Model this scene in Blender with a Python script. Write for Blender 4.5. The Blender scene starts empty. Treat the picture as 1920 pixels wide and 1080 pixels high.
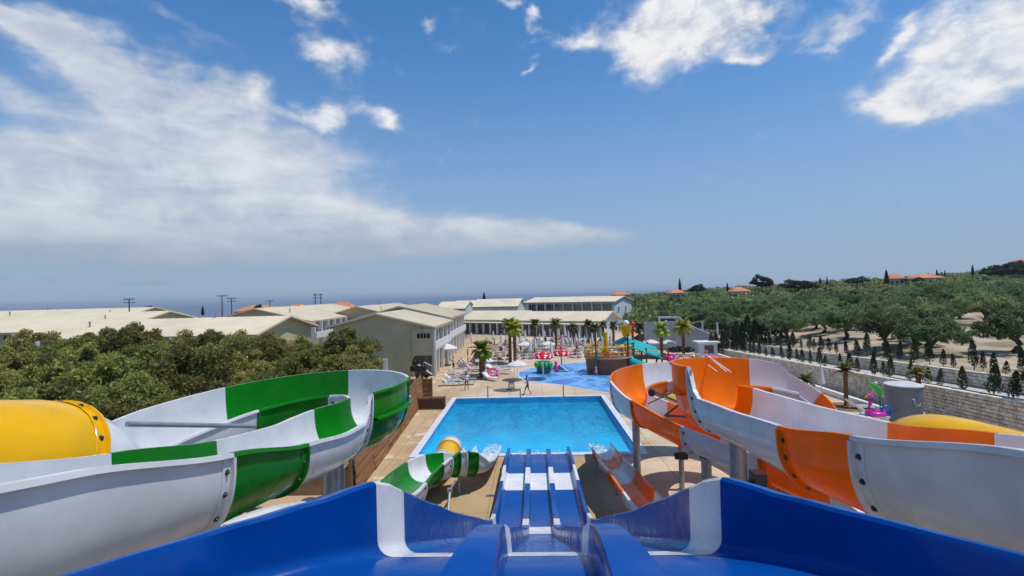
import bpy, bmesh, math, random
from math import sin, cos, pi, radians, sqrt, atan2, exp
from mathutils import Vector, Matrix, noise
random.seed(7)
SC = bpy.context.scene
COL = SC.collection

# ------------------------------------------------------------------ camera
CH = 9.3
CAM_R = Matrix.Rotation(radians(2.0), 4, 'Z') @ Matrix.Rotation(radians(90.55), 4, 'X') @ Matrix.Rotation(radians(-1.5), 4, 'Z')
cd = bpy.data.cameras.new('camera'); cam = bpy.data.objects.new('camera', cd); COL.objects.link(cam)
cd.sensor_width = 36; cd.lens = 17; cd.clip_start = 0.1; cd.clip_end = 90000
cam.matrix_world = Matrix.Translation((0, 0, CH)) @ CAM_R
SC.camera = cam
FPX = 17 / 36 * 1920
R3 = CAM_R.to_3x3()
def ray(px, py): return R3 @ Vector(((px - 960) / FPX, (540 - py) / FPX, -1))
def G(px, py, z=0.0):          # point of the photo's line of sight on the level z
    r = ray(px, py); t = (z - CH) / r.z; return Vector((0, 0, CH)) + r * t
def D(px, py, y):              # point of the photo's line of sight at distance y
    r = ray(px, py); return Vector((0, 0, CH)) + r * (y / r.y)

# ------------------------------------------------------------------ node helpers
def NT(m):
    m.use_nodes = True; nt = m.node_tree; nt.nodes.clear(); return nt
class N:
    def __init__(s, nt): s.nt = nt
    def add(s, t, **kw):
        n = s.nt.nodes.new(t)
        for k, v in kw.items(): setattr(n, k, v)
        return n
    def put(s, sock, v):
        if hasattr(v, 'links') or isinstance(v, bpy.types.NodeSocket): s.nt.links.new(v, sock)
        elif isinstance(v, (tuple, list)) and len(v) == 3 and sock.type == 'RGBA': sock.default_value = (*v, 1)
        else: sock.default_value = v
    def math(s, op, a, b=None, c=None, clamp=False):
        n = s.add('ShaderNodeMath', operation=op, use_clamp=clamp)
        s.put(n.inputs[0], a)
        if b is not None: s.put(n.inputs[1], b)
        if c is not None: s.put(n.inputs[2], c)
        return n.outputs[0]
    def mix(s, f, a, b, mode='MIX'):
        n = s.add('ShaderNodeMix', data_type='RGBA', blend_type=mode)
        s.put(n.inputs[0], f); s.put(n.inputs[6], a); s.put(n.inputs[7], b)
        return n.outputs[2]
    def noise(s, vec, scale, detail=4, rough=0.55, dist=0.0):
        n = s.add('ShaderNodeTexNoise')
        if vec is not None: s.put(n.inputs['Vector'], vec)
        n.inputs['Scale'].default_value = scale; n.inputs['Detail'].default_value = detail
        n.inputs['Roughness'].default_value = rough; n.inputs['Distortion'].default_value = dist
        return n.outputs['Fac']
    def ramp(s, f, a, b, lo=0.0, hi=1.0):
        n = s.add('ShaderNodeMapRange', interpolation_type='SMOOTHSTEP')
        s.put(n.inputs[0], f); s.put(n.inputs[1], a); s.put(n.inputs[2], b); s.put(n.inputs[3], lo); s.put(n.inputs[4], hi)
        return n.outputs[0]
    def obj(s): return s.add('ShaderNodeTexCoord').outputs['Object']
    def pos(s): return s.add('ShaderNodeNewGeometry').outputs['Position']
    def scaled(s, v, sc):
        n = s.add('ShaderNodeMapping'); s.put(n.inputs[0], v); n.inputs['Scale'].default_value = sc
        return n.outputs[0]
    def bump(s, h, strength=0.3, dist=0.02):
        n = s.add('ShaderNodeBump'); s.put(n.inputs['Height'], h)
        n.inputs['Strength'].default_value = strength; n.inputs['Distance'].default_value = dist
        return n.outputs[0]
    def out(s, sh): s.nt.links.new(sh, s.add('ShaderNodeOutputMaterial').inputs[0])

MATS = {}
def mat(name, col, rough=0.6, var=0.15, scale=3.0, coat=0.0, metal=0.0, spec=0.5, transl=0.0, bump=0.0, bscale=20.0, rvar=0.0, dirt=0.0, streak=None):
    if name in MATS: return MATS[name]
    m = bpy.data.materials.new(name); n = N(NT(m)); p = n.pos()
    if streak: p = n.scaled(p, streak)
    f = n.noise(p, scale, 5)
    dk = tuple(c * (1 - var) for c in col); lt = tuple(min(1, c * (1 + var)) for c in col)
    c = n.mix(n.ramp(f, 0.3, 0.7), dk, lt)
    if dirt:
        g = n.noise(p, scale * 0.35, 6, 0.7)
        c = n.mix(n.math('MULTIPLY', n.ramp(g, 0.52, 0.75), dirt), c, (0.16, 0.13, 0.10))
    b = n.add('ShaderNodeBsdfPrincipled')
    n.put(b.inputs['Base Color'], c); b.inputs['Metallic'].default_value = metal
    b.inputs['Specular IOR Level'].default_value = spec
    if rvar:
        n.put(b.inputs['Roughness'], n.ramp(n.noise(p, scale * 2.3, 5), 0.3, 0.7, max(0.02, rough - rvar), rough + rvar))
    else: b.inputs['Roughness'].default_value = rough
    b.inputs['Coat Weight'].default_value = coat; b.inputs['Coat Roughness'].default_value = 0.06
    if bump: n.put(b.inputs['Normal'], n.bump(n.noise(p, bscale, 4), bump, 0.02))
    sh = b.outputs[0]
    if transl:
        t = n.add('ShaderNodeBsdfTranslucent'); n.put(t.inputs[0], c)
        mx = n.add('ShaderNodeMixShader'); mx.inputs[0].default_value = transl
        n.nt.links.new(sh, mx.inputs[1]); n.nt.links.new(t.outputs[0], mx.inputs[2]); sh = mx.outputs[0]
    n.out(sh); MATS[name] = m
    return m

# ------------------------------------------------------------------ sky, sun, exposure
SUN_EL = radians(69); SUN_AZ = radians(100)          # azimuth clockwise from +Y
SDIR = Vector((cos(SUN_EL) * sin(SUN_AZ), cos(SUN_EL) * cos(SUN_AZ), sin(SUN_EL)))
W = bpy.data.worlds.new('World'); SC.world = W
n = N(NT(W))
sky = n.add('ShaderNodeTexSky', sky_type='NISHITA', sun_disc=False)
sky.sun_elevation = SUN_EL; sky.sun_rotation = SUN_AZ; sky.altitude = 0
sky.air_density = 1.0; sky.dust_density = 0.2; sky.ozone_density = 6.0
SKY_STRENGTH = 0.12
vec = n.add('ShaderNodeTexCoord').outputs['Generated']
sx = n.add('ShaderNodeSeparateXYZ'); n.put(sx.inputs[0], vec)
az = n.math('ARCTAN2', sx.outputs[0], sx.outputs[1])
el = n.math('ARCSINE', sx.outputs[2])
wv = n.add('ShaderNodeCombineXYZ'); n.put(wv.inputs[0], az); n.put(wv.inputs[1], n.math('MULTIPLY', el, 1.6))
w1 = n.noise(wv.outputs[0], 3.4, 5, 0.55); wv2 = n.add('ShaderNodeCombineXYZ'); n.put(wv2.inputs[0], az); n.put(wv2.inputs[1], n.math('MULTIPLY', el, 1.6)); wv2.inputs[2].default_value = 3.7
w2 = n.noise(wv2.outputs[0], 3.4, 5, 0.55)
az0, el0 = az, el
az = n.math('MULTIPLY_ADD', n.math('SUBTRACT', w1, 0.5), n.ramp(el, 0.02, 0.35, 0.05, 0.34), az); el = n.math('MULTIPLY_ADD', n.math('SUBTRACT', w2, 0.5), n.ramp(el0, 0.0, 0.4, 0.02, 0.26), el)
def ae(px, py):
    r = ray(px, py).normalized(); return atan2(r.x, r.y), math.asin(r.z)
# cloud banks: centre and half axes in degrees of azimuth and elevation, found from where they stand in the sky
def blob(px, py, rx, ry, amp=1.0, rot=0.0):
    a0, e0 = ae(px, py); a1, _ = ae(px + rx, py); _, e1 = ae(px, py - ry)
    ra, re = max(abs(a1 - a0), 0.004), max(abs(e1 - e0), 0.002)
    da = n.math('SUBTRACT', az, a0); de = n.math('SUBTRACT', el, e0)
    if rot:
        c, s_ = cos(rot), sin(rot)
        u = n.math('MULTIPLY_ADD', da, c, n.math('MULTIPLY', de, s_))
        v = n.math('MULTIPLY_ADD', de, c, n.math('MULTIPLY', da, -s_))
    else: u, v = da, de
    u = n.math('MULTIPLY', u, 1 / ra); v = n.math('MULTIPLY', v, 1 / re)
    d = n.math('MULTIPLY_ADD', u, u, n.math('MULTIPLY', v, v))
    g = n.math('MULTIPLY', n.math('EXPONENT', n.math('MULTIPLY', d, -0.9)), amp)
    return g
soft = [(-40, 330, 190, 75, 1.0), (130, 325, 150, 62, .95), (330, 285, 150, 95, 1.0), (335, 212, 70, 40, .75), (500, 335, 130, 75, .95), (458, 222, 48, 42, .8), (560, 300, 90, 40, .5), (250, 410, 420, 75, 1.0),
        (620, 440, 300, 45, .9), (860, 447, 260, 30, .95), (1060, 438, 130, 18, .85), (100, 478, 480, 45, .75), (110, 85, 170, 34, .95, -.50), (250, 140, 120, 42, .85, -.35), (50, 165, 120, 34, .9, -.30), (330, 70, 120, 22, .4, -.5), (20, 30, 120, 34, .8, -.2)]
crisp = [(640, 98, 68, 36, .95), (600, 242, 85, 28, .9), (455, 205, 40, 32, .7), (722, 247, 30, 22, .7), (595, 8, 60, 24, .8),
         (1290, 45, 150, 62, 1.3), (1200, 100, 62, 60, 1.0), (1390, 60, 80, 46, .8), (1850, 70, 130, 95, 1.35), (1750, 140, 105, 46, 1.0),
         (1560, 44, 55, 22, .75), (1680, 60, 52, 18, .75, .4), (1095, 68, 38, 26, .75), (1000, 44, 24, 16, .75), (1415, 113, 36, 18, .75), (995, 107, 20, 10, .7, .3),
         (950, 8, 26, 18, .75), (820, 30, 30, 22, .6), (285, 532, 95, 5, .8), (100, 528, 24, 5, .8), (0, 524, 24, 6, .8)]
def union(lst):
    acc = None
    for b in lst:
        g = blob(*b)
        acc = g if acc is None else n.math('ADD', acc, g)
    return acc
US, UC = union(soft), union(crisp)
az, el = az0, el0
cvec = n.add('ShaderNodeCombineXYZ'); n.put(cvec.inputs[0], az); n.put(cvec.inputs[1], n.math('MULTIPLY', el, 1.5))
n1 = n.noise(cvec.outputs[0], 5.5, 9, 0.58, 0.25); n2 = n.noise(cvec.outputs[0], 16.0, 8, 0.62, 0.3)
sv = n.add('ShaderNodeCombineXYZ'); n.put(sv.inputs[0], az); n.put(sv.inputs[1], n.math('MULTIPLY', el, 4.5))
n3 = n.noise(sv.outputs[0], 3.2, 7, 0.55, 0.4)
nz = n.math('ADD', n.math('MULTIPLY', n2, 0.30), n.math('MULTIPLY_ADD', n1, 0.55, n.math('MULTIPLY', n3, 0.65)))
ms = n.math('MINIMUM', US, 1.15)
softd = n.ramp(n.math('ADD', ms, n.math('MULTIPLY', n.math('SUBTRACT', nz, 0.75), 1.7)), 0.20, 1.28)
nc = n.math('MULTIPLY_ADD', n2, 1.0, n.math('MULTIPLY', n1, 1.1))
mc = n.math('MINIMUM', UC, 1.0)
crd = n.ramp(n.math('ADD', mc, n.math('MULTIPLY', n.math('SUBTRACT', nc, 1.05), 1.15)), 0.12, 1.10)
dens = n.math('MAXIMUM', n.math('MULTIPLY', softd, 0.82), crd)
shade = n.ramp(n.math('MULTIPLY_ADD', n2, 0.45, n.math('MULTIPLY', n3, 0.75)), 0.38, 0.85)
ccol = n.mix(shade, (4.0, 4.4, 5.2), (7.1, 7.2, 7.4))
ccol = n.mix(n.math('MULTIPLY', crd, n.ramp(n2, 0.32, 0.62, 0.25, 0.95)), ccol, (7.4, 7.4, 7.5))
ccol = n.mix(n.ramp(el, 0.17, 0.03), ccol, (2.6, 3.2, 4.2))
skyb = n.mix(1.0, sky.outputs[0], (0.58, 1.00, 1.20), 'MULTIPLY')
hz = n.math('POWER', n.ramp(el, 0.62, 0.0), 1.6)
skyb = n.mix(n.math('MULTIPLY', hz, 0.92), skyb, (2.6, 3.4, 4.7))
skyc = n.mix(dens, skyb, ccol)
bg = n.add('ShaderNodeBackground'); n.put(bg.inputs[0], skyc); bg.inputs[1].default_value = SKY_STRENGTH
wo = n.add('ShaderNodeOutputWorld'); n.nt.links.new(bg.outputs[0], wo.inputs[0])
sl = bpy.data.lights.new('sun', 'SUN'); sl.energy = 3.6; sl.angle = radians(0.5); sl.color = (1.0, 0.95, 0.87)
so = bpy.data.objects.new('sun', sl); COL.objects.link(so); so.rotation_euler = SDIR.to_track_quat('Z', 'Y').to_euler()
so.location = (20, 0, 40)
vs = SC.view_settings; vs.view_transform = 'Standard'; vs.look = 'None'; vs.exposure = 0.0; vs.gamma = 1.0; vs.use_curve_mapping = False

# ------------------------------------------------------------------ mesh helpers
class MB:
    def __init__(s): s.v = []; s.f = []; s.mi = []; s.cur = 0
    def face(s, idx): s.f.append(tuple(idx)); s.mi.append(s.cur)
    def add(s, verts, faces):
        o = len(s.v); s.v += [tuple(v) for v in verts]
        for f in faces: s.face([i + o for i in f])
        return s
    def box(s, x0, y0, z0, x1, y1, z1):
        v = [(x0,y0,z0),(x1,y0,z0),(x1,y1,z0),(x0,y1,z0),(x0,y0,z1),(x1,y0,z1),(x1,y1,z1),(x0,y1,z1)]
        return s.add(v, [(0,3,2,1),(4,5,6,7),(0,1,5,4),(1,2,6,5),(2,3,7,6),(3,0,4,7)])
    def bar(s, a, b, r, n=8, r2=None, cap=True):
        a = Vector(a); b = Vector(b); d = (b - a)
        if d.length < 1e-6: return s
        q = d.normalized().to_track_quat('Z', 'Y'); r2 = r if r2 is None else r2
        ring = [Vector((cos(2*pi*i/n), sin(2*pi*i/n), 0)) for i in range(n)]
        v = [a + q @ (p * r) for p in ring] + [b + q @ (p * r2) for p in ring]
        f = [(i, (i+1) % n, n + (i+1) % n, n + i) for i in range(n)]
        if cap: f += [tuple(range(n-1, -1, -1)), tuple(range(n, 2*n))]
        return s.add(v, f)
    def path(s, pts, r, n=8):
        pts = [Vector(p) for p in pts]; rr = r if isinstance(r, (list, tuple)) else [r] * len(pts)
        rings = []
        for i, p in enumerate(pts):
            t = (pts[min(i+1, len(pts)-1)] - pts[max(i-1, 0)]).normalized(); q = t.to_track_quat('Z', 'Y')
            rings.append([p + q @ Vector((cos(2*pi*k/n)*rr[i], sin(2*pi*k/n)*rr[i], 0)) for k in range(n)])
        v = [x for r_ in rings for x in r_]; f = []
        for i in range(len(pts)-1):
            for k in range(n): f.append((i*n+k, i*n+(k+1) % n, (i+1)*n+(k+1) % n, (i+1)*n+k))
        f += [tuple(range(n-1, -1, -1)), tuple(range((len(pts)-1)*n, len(pts)*n))]
        return s.add(v, f)
    def lathe(s, prof, n=24, c=(0, 0, 0), a0=0, a1=2*pi):
        full = abs(a1 - a0 - 2*pi) < 1e-6; m = n if full else n + 1
        v = [(c[0] + r*cos(a0+(a1-a0)*k/n), c[1] + r*sin(a0+(a1-a0)*k/n), c[2] + z) for r, z in prof for k in range(m)]
        f = []
        for i in range(len(prof)-1):
            for k in range(n):
                k2 = (k+1) % m if full else k+1
                f.append((i*m+k, i*m+k2, (i+1)*m+k2, (i+1)*m+k))
        return s.add(v, f)
    def prism(s, poly, z0, z1):
        n = len(poly); v = [(x, y, z0) for x, y in poly] + [(x, y, z1) for x, y in poly]
        return s.add(v, [tuple(range(n-1, -1, -1)), tuple(range(n, 2*n))] + [(i, (i+1) % n, n+(i+1) % n, n+i) for i in range(n)])
    def ball(s, c, rx, ry, rz, n=12, m=8):
        prof = [(max(1e-4, sin(pi*i/m)), -cos(pi*i/m)) for i in range(m+1)]
        o = len(s.v); s.lathe(prof, n)
        for i in range(o, len(s.v)):
            x, y, z = s.v[i]; s.v[i] = (c[0]+x*rx, c[1]+y*ry, c[2]+z*rz)
        return s
    def mesh(s, name, mats, smooth=None):
        me = bpy.data.meshes.new(name); me.from_pydata(s.v, [], s.f)
        for m in (mats if isinstance(mats, (list, tuple)) else [mats]): me.materials.append(m)
        if any(s.mi): me.polygons.foreach_set('material_index', s.mi)
        me.update()
        if smooth is not None:
            me.polygons.foreach_set('use_smooth', [True] * len(me.polygons))
            me.set_sharp_from_angle(angle=radians(smooth))
        return me
    def build(s, name, mats, parent=None, smooth=None):
        return link(name, s.mesh(name, mats, smooth), parent)
def link(name, me, parent=None):
    o = bpy.data.objects.new(name, me); COL.objects.link(o)
    if parent is not None: o.parent = parent
    return o
def tag(o, label=None, cat=None, group=None, kind=None):
    if label: o['label'] = label
    if cat: o['category'] = cat
    if group: o['group'] = group
    if kind: o['kind'] = kind
    return o
def thing(name, label, cat, loc=(0, 0, 0), rz=0, group=None):
    o = link(name, None); o.location = loc; o.rotation_euler = (0, 0, rz); o.empty_display_size = 0.2
    return tag(o, label, cat, group)
def copy_tree(src, loc=None, rz=None, label=None, scale=None):
    def cp(o, par):
        c = o.copy(); COL.objects.link(c)
        if par is not None: c.parent = par
        for ch in o.children: cp(ch, c)
        return c
    c = cp(src, None)
    if loc is not None: c.location = loc
    if rz is not None: c.rotation_euler = (0, 0, rz)
    if label: c['label'] = label
    if scale is not None: c.scale = (scale,) * 3 if not isinstance(scale, tuple) else scale
    return c
def structure(o): o['kind'] = 'structure'; return o
def spline(pts, step=0.3):
    """Catmull-Rom through tuples of any length, resampled about every step metres (first three are x, y, z)."""
    P = [tuple(p) for p in pts]; P = [tuple(2*a-b for a, b in zip(P[0], P[1]))] + P + [tuple(2*a-b for a, b in zip(P[-1], P[-2]))]
    out = []
    for i in range(1, len(P)-2):
        p0, p1, p2, p3 = P[i-1:i+3]; L = (Vector(p2[:3]) - Vector(p1[:3])).length; k = max(2, int(L/step))
        for j in range(k):
            t = j/k
            q = [0.5*((2*b) + (-a+c)*t + (2*a-5*b+4*c-d)*t*t + (-a+3*b-3*c+d)*t**3) for a, b, c, d in zip(p0, p1, p2, p3)]
            for m in range(3, len(q)): q[m] = p1[m] + (p2[m]-p1[m])*(t*t*(3-2*t))
            out.append(q)
    out.append(list(P[-2]))
    return out
def sstep(a, b, x):
    t = min(1, max(0, (x-a)/(b-a))); return t*t*(3-2*t)

# ------------------------------------------------------------------ materials
def gel(name, col, transl=0.0, rough=0.22): return mat(name, col, rough, 0.07, 1.6, coat=0.0, spec=0.20, transl=transl, rvar=0.10, dirt=0.16, bump=0.02, bscale=1.5)
M_BLUE = gel('blue_gelcoat', (0.001, 0.060, 0.29)); M_WHITE = gel('white_gelcoat', (0.70, 0.71, 0.73), 0.06)
M_GREEN = gel('green_gelcoat', (0.006, 0.21, 0.012), 0.10); M_ORANGE = gel('orange_gelcoat', (0.94, 0.235, 0.003), 0.30)
M_YELLOW = gel('yellow_gelcoat', (0.86, 0.46, 0.003), 0.10); M_TEAL = gel('teal_gelcoat', (0.02, 0.40, 0.38), 0.05)
M_STEEL = mat('galvanised_steel', (0.33, 0.35, 0.37), 0.45, 0.12, 4, metal=0.5); M_DARK = mat('dark_steel', (0.05, 0.05, 0.055), 0.4, 0.1, 5, metal=0.6)
M_BOLT = mat('bolt_steel', (0.06, 0.055, 0.05), 0.5, 0.1, 5, metal=0.4)
M_PAVE = None
M_WPAINT = mat('white_paint', (0.74, 0.73, 0.71), 0.6, 0.05, 1.0, dirt=0.06); M_BEIGE = mat('beige_render', (0.58, 0.50, 0.29), 0.85, 0.06, 0.6, dirt=0.08)
M_CREAM = mat('cream_roof', (0.70, 0.60, 0.42), 0.55, 0.07, 0.25, dirt=0.10); M_CREAMD = mat('cream_fascia', (0.42, 0.36, 0.26), 0.6, 0.06, 0.5)
M_LGREY = mat('pale_grey_render', (0.60, 0.60, 0.63), 0.8, 0.05, 0.5, dirt=0.06)
M_GLASS = mat('dark_window_glass', (0.02, 0.035, 0.05), 0.06, 0.2, 0.4, spec=0.8); M_SHADE = mat('opening_shade_brown', (0.10, 0.085, 0.075), 0.7, 0.2, 1)  # M_SHADE: dark brown, shade painted into the stair opening; also the hatch colour
M_TILE = mat('orange_roof_tiles', (0.55, 0.20, 0.09), 0.8, 0.2, 1.5); M_PINKW = mat('peach_render', (0.62, 0.45, 0.33), 0.85, 0.06, 0.4)
M_WOOD = mat('weathered_wood', (0.27, 0.125, 0.045), 0.75, 0.4, 2.2, bump=0.4, bscale=9, streak=(3, 0.35, 6)); M_WOODD = mat('dark_wicker', (0.10, 0.045, 0.025), 0.8, 0.3, 8)
M_STONE = [mat('pale_limestone', (0.76, 0.65, 0.50), 0.9, 0.25, 2.5, bump=0.6, bscale=14), mat('warm_limestone', (0.70, 0.57, 0.42), 0.9, 0.25, 2.5, bump=0.6, bscale=14),
           mat('grey_limestone', (0.66, 0.60, 0.52), 0.9, 0.25, 2.5, bump=0.6, bscale=14)]
M_MORTAR = mat('mortar', (0.55, 0.46, 0.36), 0.95, 0.2, 4, bump=0.5); M_COPE = mat('pool_coping', (0.60, 0.62, 0.68), 0.6, 0.08, 2, dirt=0.06)
M_CLOTH = mat('white_canvas', (0.72, 0.71, 0.70), 0.9, 0.05, 3, transl=0.15); M_PLAST = mat('white_plastic', (0.68, 0.67, 0.66), 0.5, 0.06, 4)
M_SLING = mat('grey_sling', (0.40, 0.39, 0.40), 0.85, 0.12, 6); M_SLINGD = mat('dark_sling', (0.10, 0.095, 0.10), 0.85, 0.2, 6)
M_TRUNK = mat('olive_bark', (0.085, 0.065, 0.05), 0.95, 0.35, 5, bump=0.8, bscale=8); M_PTRUNK = mat('palm_bark', (0.20, 0.085, 0.045), 0.95, 0.35, 6, bump=0.8, bscale=8)
M_RED = mat('red_fibreglass', (0.60, 0.01, 0.012), 0.25, 0.06, 3, coat=0.3); M_HULL = mat('brown_fibreglass', (0.27, 0.075, 0.02), 0.5, 0.2, 3)
M_DGREEN = mat('dark_green_paint', (0.01, 0.12, 0.06), 0.4, 0.1, 3); M_PINK = mat('pink_vinyl', (0.80, 0.10, 0.30), 0.3, 0.06, 3, coat=0.2)
M_MAGENTA = mat('magenta_vinyl', (0.70, 0.02, 0.42), 0.3, 0.06, 3, coat=0.2); M_LIME = mat('green_vinyl', (0.03, 0.42, 0.05), 0.3, 0.06, 3, coat=0.2)
M_KIOSK = mat('grey_kiosk_paint', (0.17, 0.18, 0.205), 0.6, 0.10, 1.2, dirt=0.10); M_BLACK = mat('black_rubber', (0.015, 0.015, 0.017), 0.6, 0.1, 4)
M_BLUEV = mat('blue_vinyl', (0.02, 0.10, 0.50), 0.3, 0.06, 3)
def leafmat(name, col, col2, transl=0.30):
    m = bpy.data.materials.new(name); n = N(NT(m))
    rnd = n.add('ShaderNodeNewGeometry').outputs['Random Per Island']; orn = n.add('ShaderNodeObjectInfo').outputs['Random']
    big = n.noise(n.obj(), 0.55, 3)
    c = n.mix(n.ramp(n.math('MULTIPLY_ADD', rnd, 0.5, n.math('MULTIPLY', big, 0.75)), 0.2, 0.9), col, col2)
    hs = n.add('ShaderNodeHueSaturation'); n.put(hs.inputs['Color'], c); n.put(hs.inputs['Value'], n.ramp(orn, 0, 1, 0.62, 1.32))
    n.put(hs.inputs['Hue'], n.ramp(n.math('FRACT', n.math('MULTIPLY', orn, 7.3)), 0, 1, 0.478, 0.518))
    b = n.add('ShaderNodeBsdfPrincipled'); n.put(b.inputs['Base Color'], hs.outputs[0]); b.inputs['Roughness'].default_value = 0.55
    b.inputs['Specular IOR Level'].default_value = 0.3
    t = n.add('ShaderNodeBsdfTranslucent'); n.put(t.inputs[0], hs.outputs[0])
    mx = n.add('ShaderNodeMixShader'); mx.inputs[0].default_value = transl
    n.nt.links.new(b.outputs[0], mx.inputs[1]); n.nt.links.new(t.outputs[0], mx.inputs[2]); n.out(mx.outputs[0])
    return m
L_OLIVE = leafmat('olive_leaves_sunny', (0.125, 0.140, 0.022), (0.38, 0.365, 0.10), .44); L_GREY = leafmat('olive_leaves_grey', (0.100, 0.150, 0.052), (0.25, 0.325, 0.135), .42)
L_DARK = leafmat('dark_evergreen_leaves', (0.014, 0.034, 0.014), (0.040, 0.070, 0.026)); L_PALM = leafmat('palm_fronds', (0.15, 0.19, 0.016), (0.42, 0.45, 0.05))
L_PALMD = leafmat('dull_palm_fronds', (0.09, 0.10, 0.025), (0.24, 0.23, 0.07)); L_CYP = leafmat('cypress_leaves', (0.018, 0.035, 0.016), (0.055, 0.075, 0.030))
L_SCRUB = leafmat('hill_scrub', (0.075, 0.115, 0.025), (0.21, 0.25, 0.07))
# ------------------------------------------------------------------ terrain
PX0, PX1, PY0, PY1 = -6.7, 6.05, 27.95, 42.8      # pool basin
def zp(y): return min(2.8, max(0.35, 2.7 - (y-25)*0.048))
def hill(x, y):
    h = 3.3 + 0.037*max(0, x-40) + 0.004*max(0, y-120)*sstep(60, 160, x)
    return h
def ground(x, y):
    if x < 26.05 and y < 76: return 0.0
    hl = hill(x, y)
    if y < 76:
        if x < 29.15: return zp(y)
        return min(hl, zp(y)+0.85+(x-29.15)*0.16)
    near = min(hl, zp(76)+0.85+(x-29.15)*0.16) if x > 29.15 else sstep(19, 29.15, x)*(zp(76)+0.85)
    far = sstep(16, 50, x)*hl
    h = near + (far-near)*sstep(76, 120, y)
    drop = max(0, y-150)*0.065*(1-sstep(14, 52, x-(y-150)*0.05))
    return h - min(drop, 32)
def axis(lst, *spans):
    s = set(lst)
    for a, b, st in spans:
        k = a
        while k <= b + 1e-6: s.add(round(k, 3)); k += st
    return sorted(s)
xs = axis([-9000, -3000, -1200, -600, -350, PX0, PX1, 26.0, 26.1, 29.1, 29.2, 1000, 3000, 9000], (-200, -40, 20), (-30, 20, 5), (22, 60, 1.5), (65, 160, 6), (170, 480, 20))
ys = axis([-4000, -1000, -300, -100, PY0, PY1, 75.95, 76.05, 900, 1500], (-40, 20, 10), (22, 130, 3), (135, 330, 8), (350, 700, 40))
def gz(x, y):
    if y > 700: return -40
    h = ground(x, y)
    return h - (0 if y < 330 else sstep(330, 650, y)*60)
gb = MB()
for y in ys:
    for x in xs:
        gb.v.append((x, y, gz(x, y)))
nx = len(xs)
for j in range(len(ys)-1):
    for i in range(nx-1):
        if PX0-1e-3 <= xs[i] and xs[i+1] <= PX1+1e-3 and PY0-1e-3 <= ys[j] and ys[j+1] <= PY1+1e-3: continue
        gb.face((j*nx+i, j*nx+i+1, (j+1)*nx+i+1, (j+1)*nx+i))
m = bpy.data.materials.new('ground'); n = N(NT(m)); p = n.pos()
sp = n.add('ShaderNodeSeparateXYZ'); n.put(sp.inputs[0], p)
big = n.noise(p, 0.16, 6, 0.6); fine = n.noise(p, 2.6, 6, 0.65); med = n.noise(p, 0.7, 6, 0.62)
deck = n.mix(n.ramp(big, 0.32, 0.68), (0.48, 0.355, 0.235), (0.64, 0.51, 0.375))
deck = n.mix(n.math('MULTIPLY', n.ramp(fine, 0.45, 0.75), 0.35), deck, (0.34, 0.24, 0.15))
leftside = n.ramp(sp.outputs[0], -5.5, -7.5)
deck = n.mix(n.math('MULTIPLY', leftside, 0.65), deck, (0.44, 0.275, 0.135))
deck = n.mix(n.math('MULTIPLY', n.math('MULTIPLY', n.ramp(med, 0.56, 0.62), leftside), 0.75), deck, (0.66, 0.58, 0.47))
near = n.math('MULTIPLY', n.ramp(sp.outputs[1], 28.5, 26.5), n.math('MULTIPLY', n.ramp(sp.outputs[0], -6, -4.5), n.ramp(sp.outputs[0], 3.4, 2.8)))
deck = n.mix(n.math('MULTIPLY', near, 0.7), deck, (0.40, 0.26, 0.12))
dx_ = n.math('MAXIMUM', n.math('SUBTRACT', PX0-.4, sp.outputs[0]), n.math('SUBTRACT', sp.outputs[0], PX1+.4)); dy_ = n.math('MAXIMUM', n.math('SUBTRACT', PY0-.4, sp.outputs[1]), n.math('SUBTRACT', sp.outputs[1], PY1+.4))
pd_ = n.math('MAXIMUM', dx_, dy_); wet = n.math('MULTIPLY', n.ramp(n.math('MULTIPLY_ADD', n.noise(p, .9, 5, .65), 4.0, n.math('MULTIPLY', pd_, .7)), 2.6, 1.7), .42)
deck = n.mix(wet, deck, (0.24, 0.16, 0.095))
deck = n.mix(n.math('MULTIPLY', n.ramp(n.noise(p, .23, 7, .7, 1.0), .57, .66), .35), deck, (0.30, 0.22, 0.14))
dirt = n.mix(n.ramp(n.noise(p, 0.35, 6), 0.3, 0.7), (0.33, 0.25, 0.165), (0.50, 0.41, 0.30))
dirt = n.mix(n.math('MULTIPLY', n.ramp(n.noise(p, 0.12, 5), 0.48, 0.66), 0.7), dirt, (0.13, 0.11, 0.05))
path = n.mix(n.ramp(fine, 0.3, 0.7), (0.42, 0.39, 0.36), (0.54, 0.51, 0.47))
c = n.mix(n.ramp(sp.outputs[0], 26.0, 26.1), deck, path)
c = n.mix(n.ramp(sp.outputs[0], 29.1, 29.3), c, dirt)
c = n.mix(n.ramp(n.math('ADD', n.math('ADD', sp.outputs[1], n.math('MULTIPLY', sp.outputs[0], 0.45)), n.math('MULTIPLY', big, 10)), 112, 130), c, (0.07, 0.085, 0.03))
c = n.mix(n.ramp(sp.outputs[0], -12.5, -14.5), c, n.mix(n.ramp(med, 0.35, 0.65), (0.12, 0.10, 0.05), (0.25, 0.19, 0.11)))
b = n.add('ShaderNodeBsdfPrincipled'); n.put(b.inputs['Base Color'], c); b.inputs['Roughness'].default_value = 0.9; b.inputs['Specular IOR Level'].default_value = 0.25
n.put(b.inputs['Normal'], n.bump(n.math('MULTIPLY_ADD', fine, 0.6, n.noise(p, 14, 4)), 0.35, 0.03)); n.out(b.outputs[0])
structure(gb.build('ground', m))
jb = MB()
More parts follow.
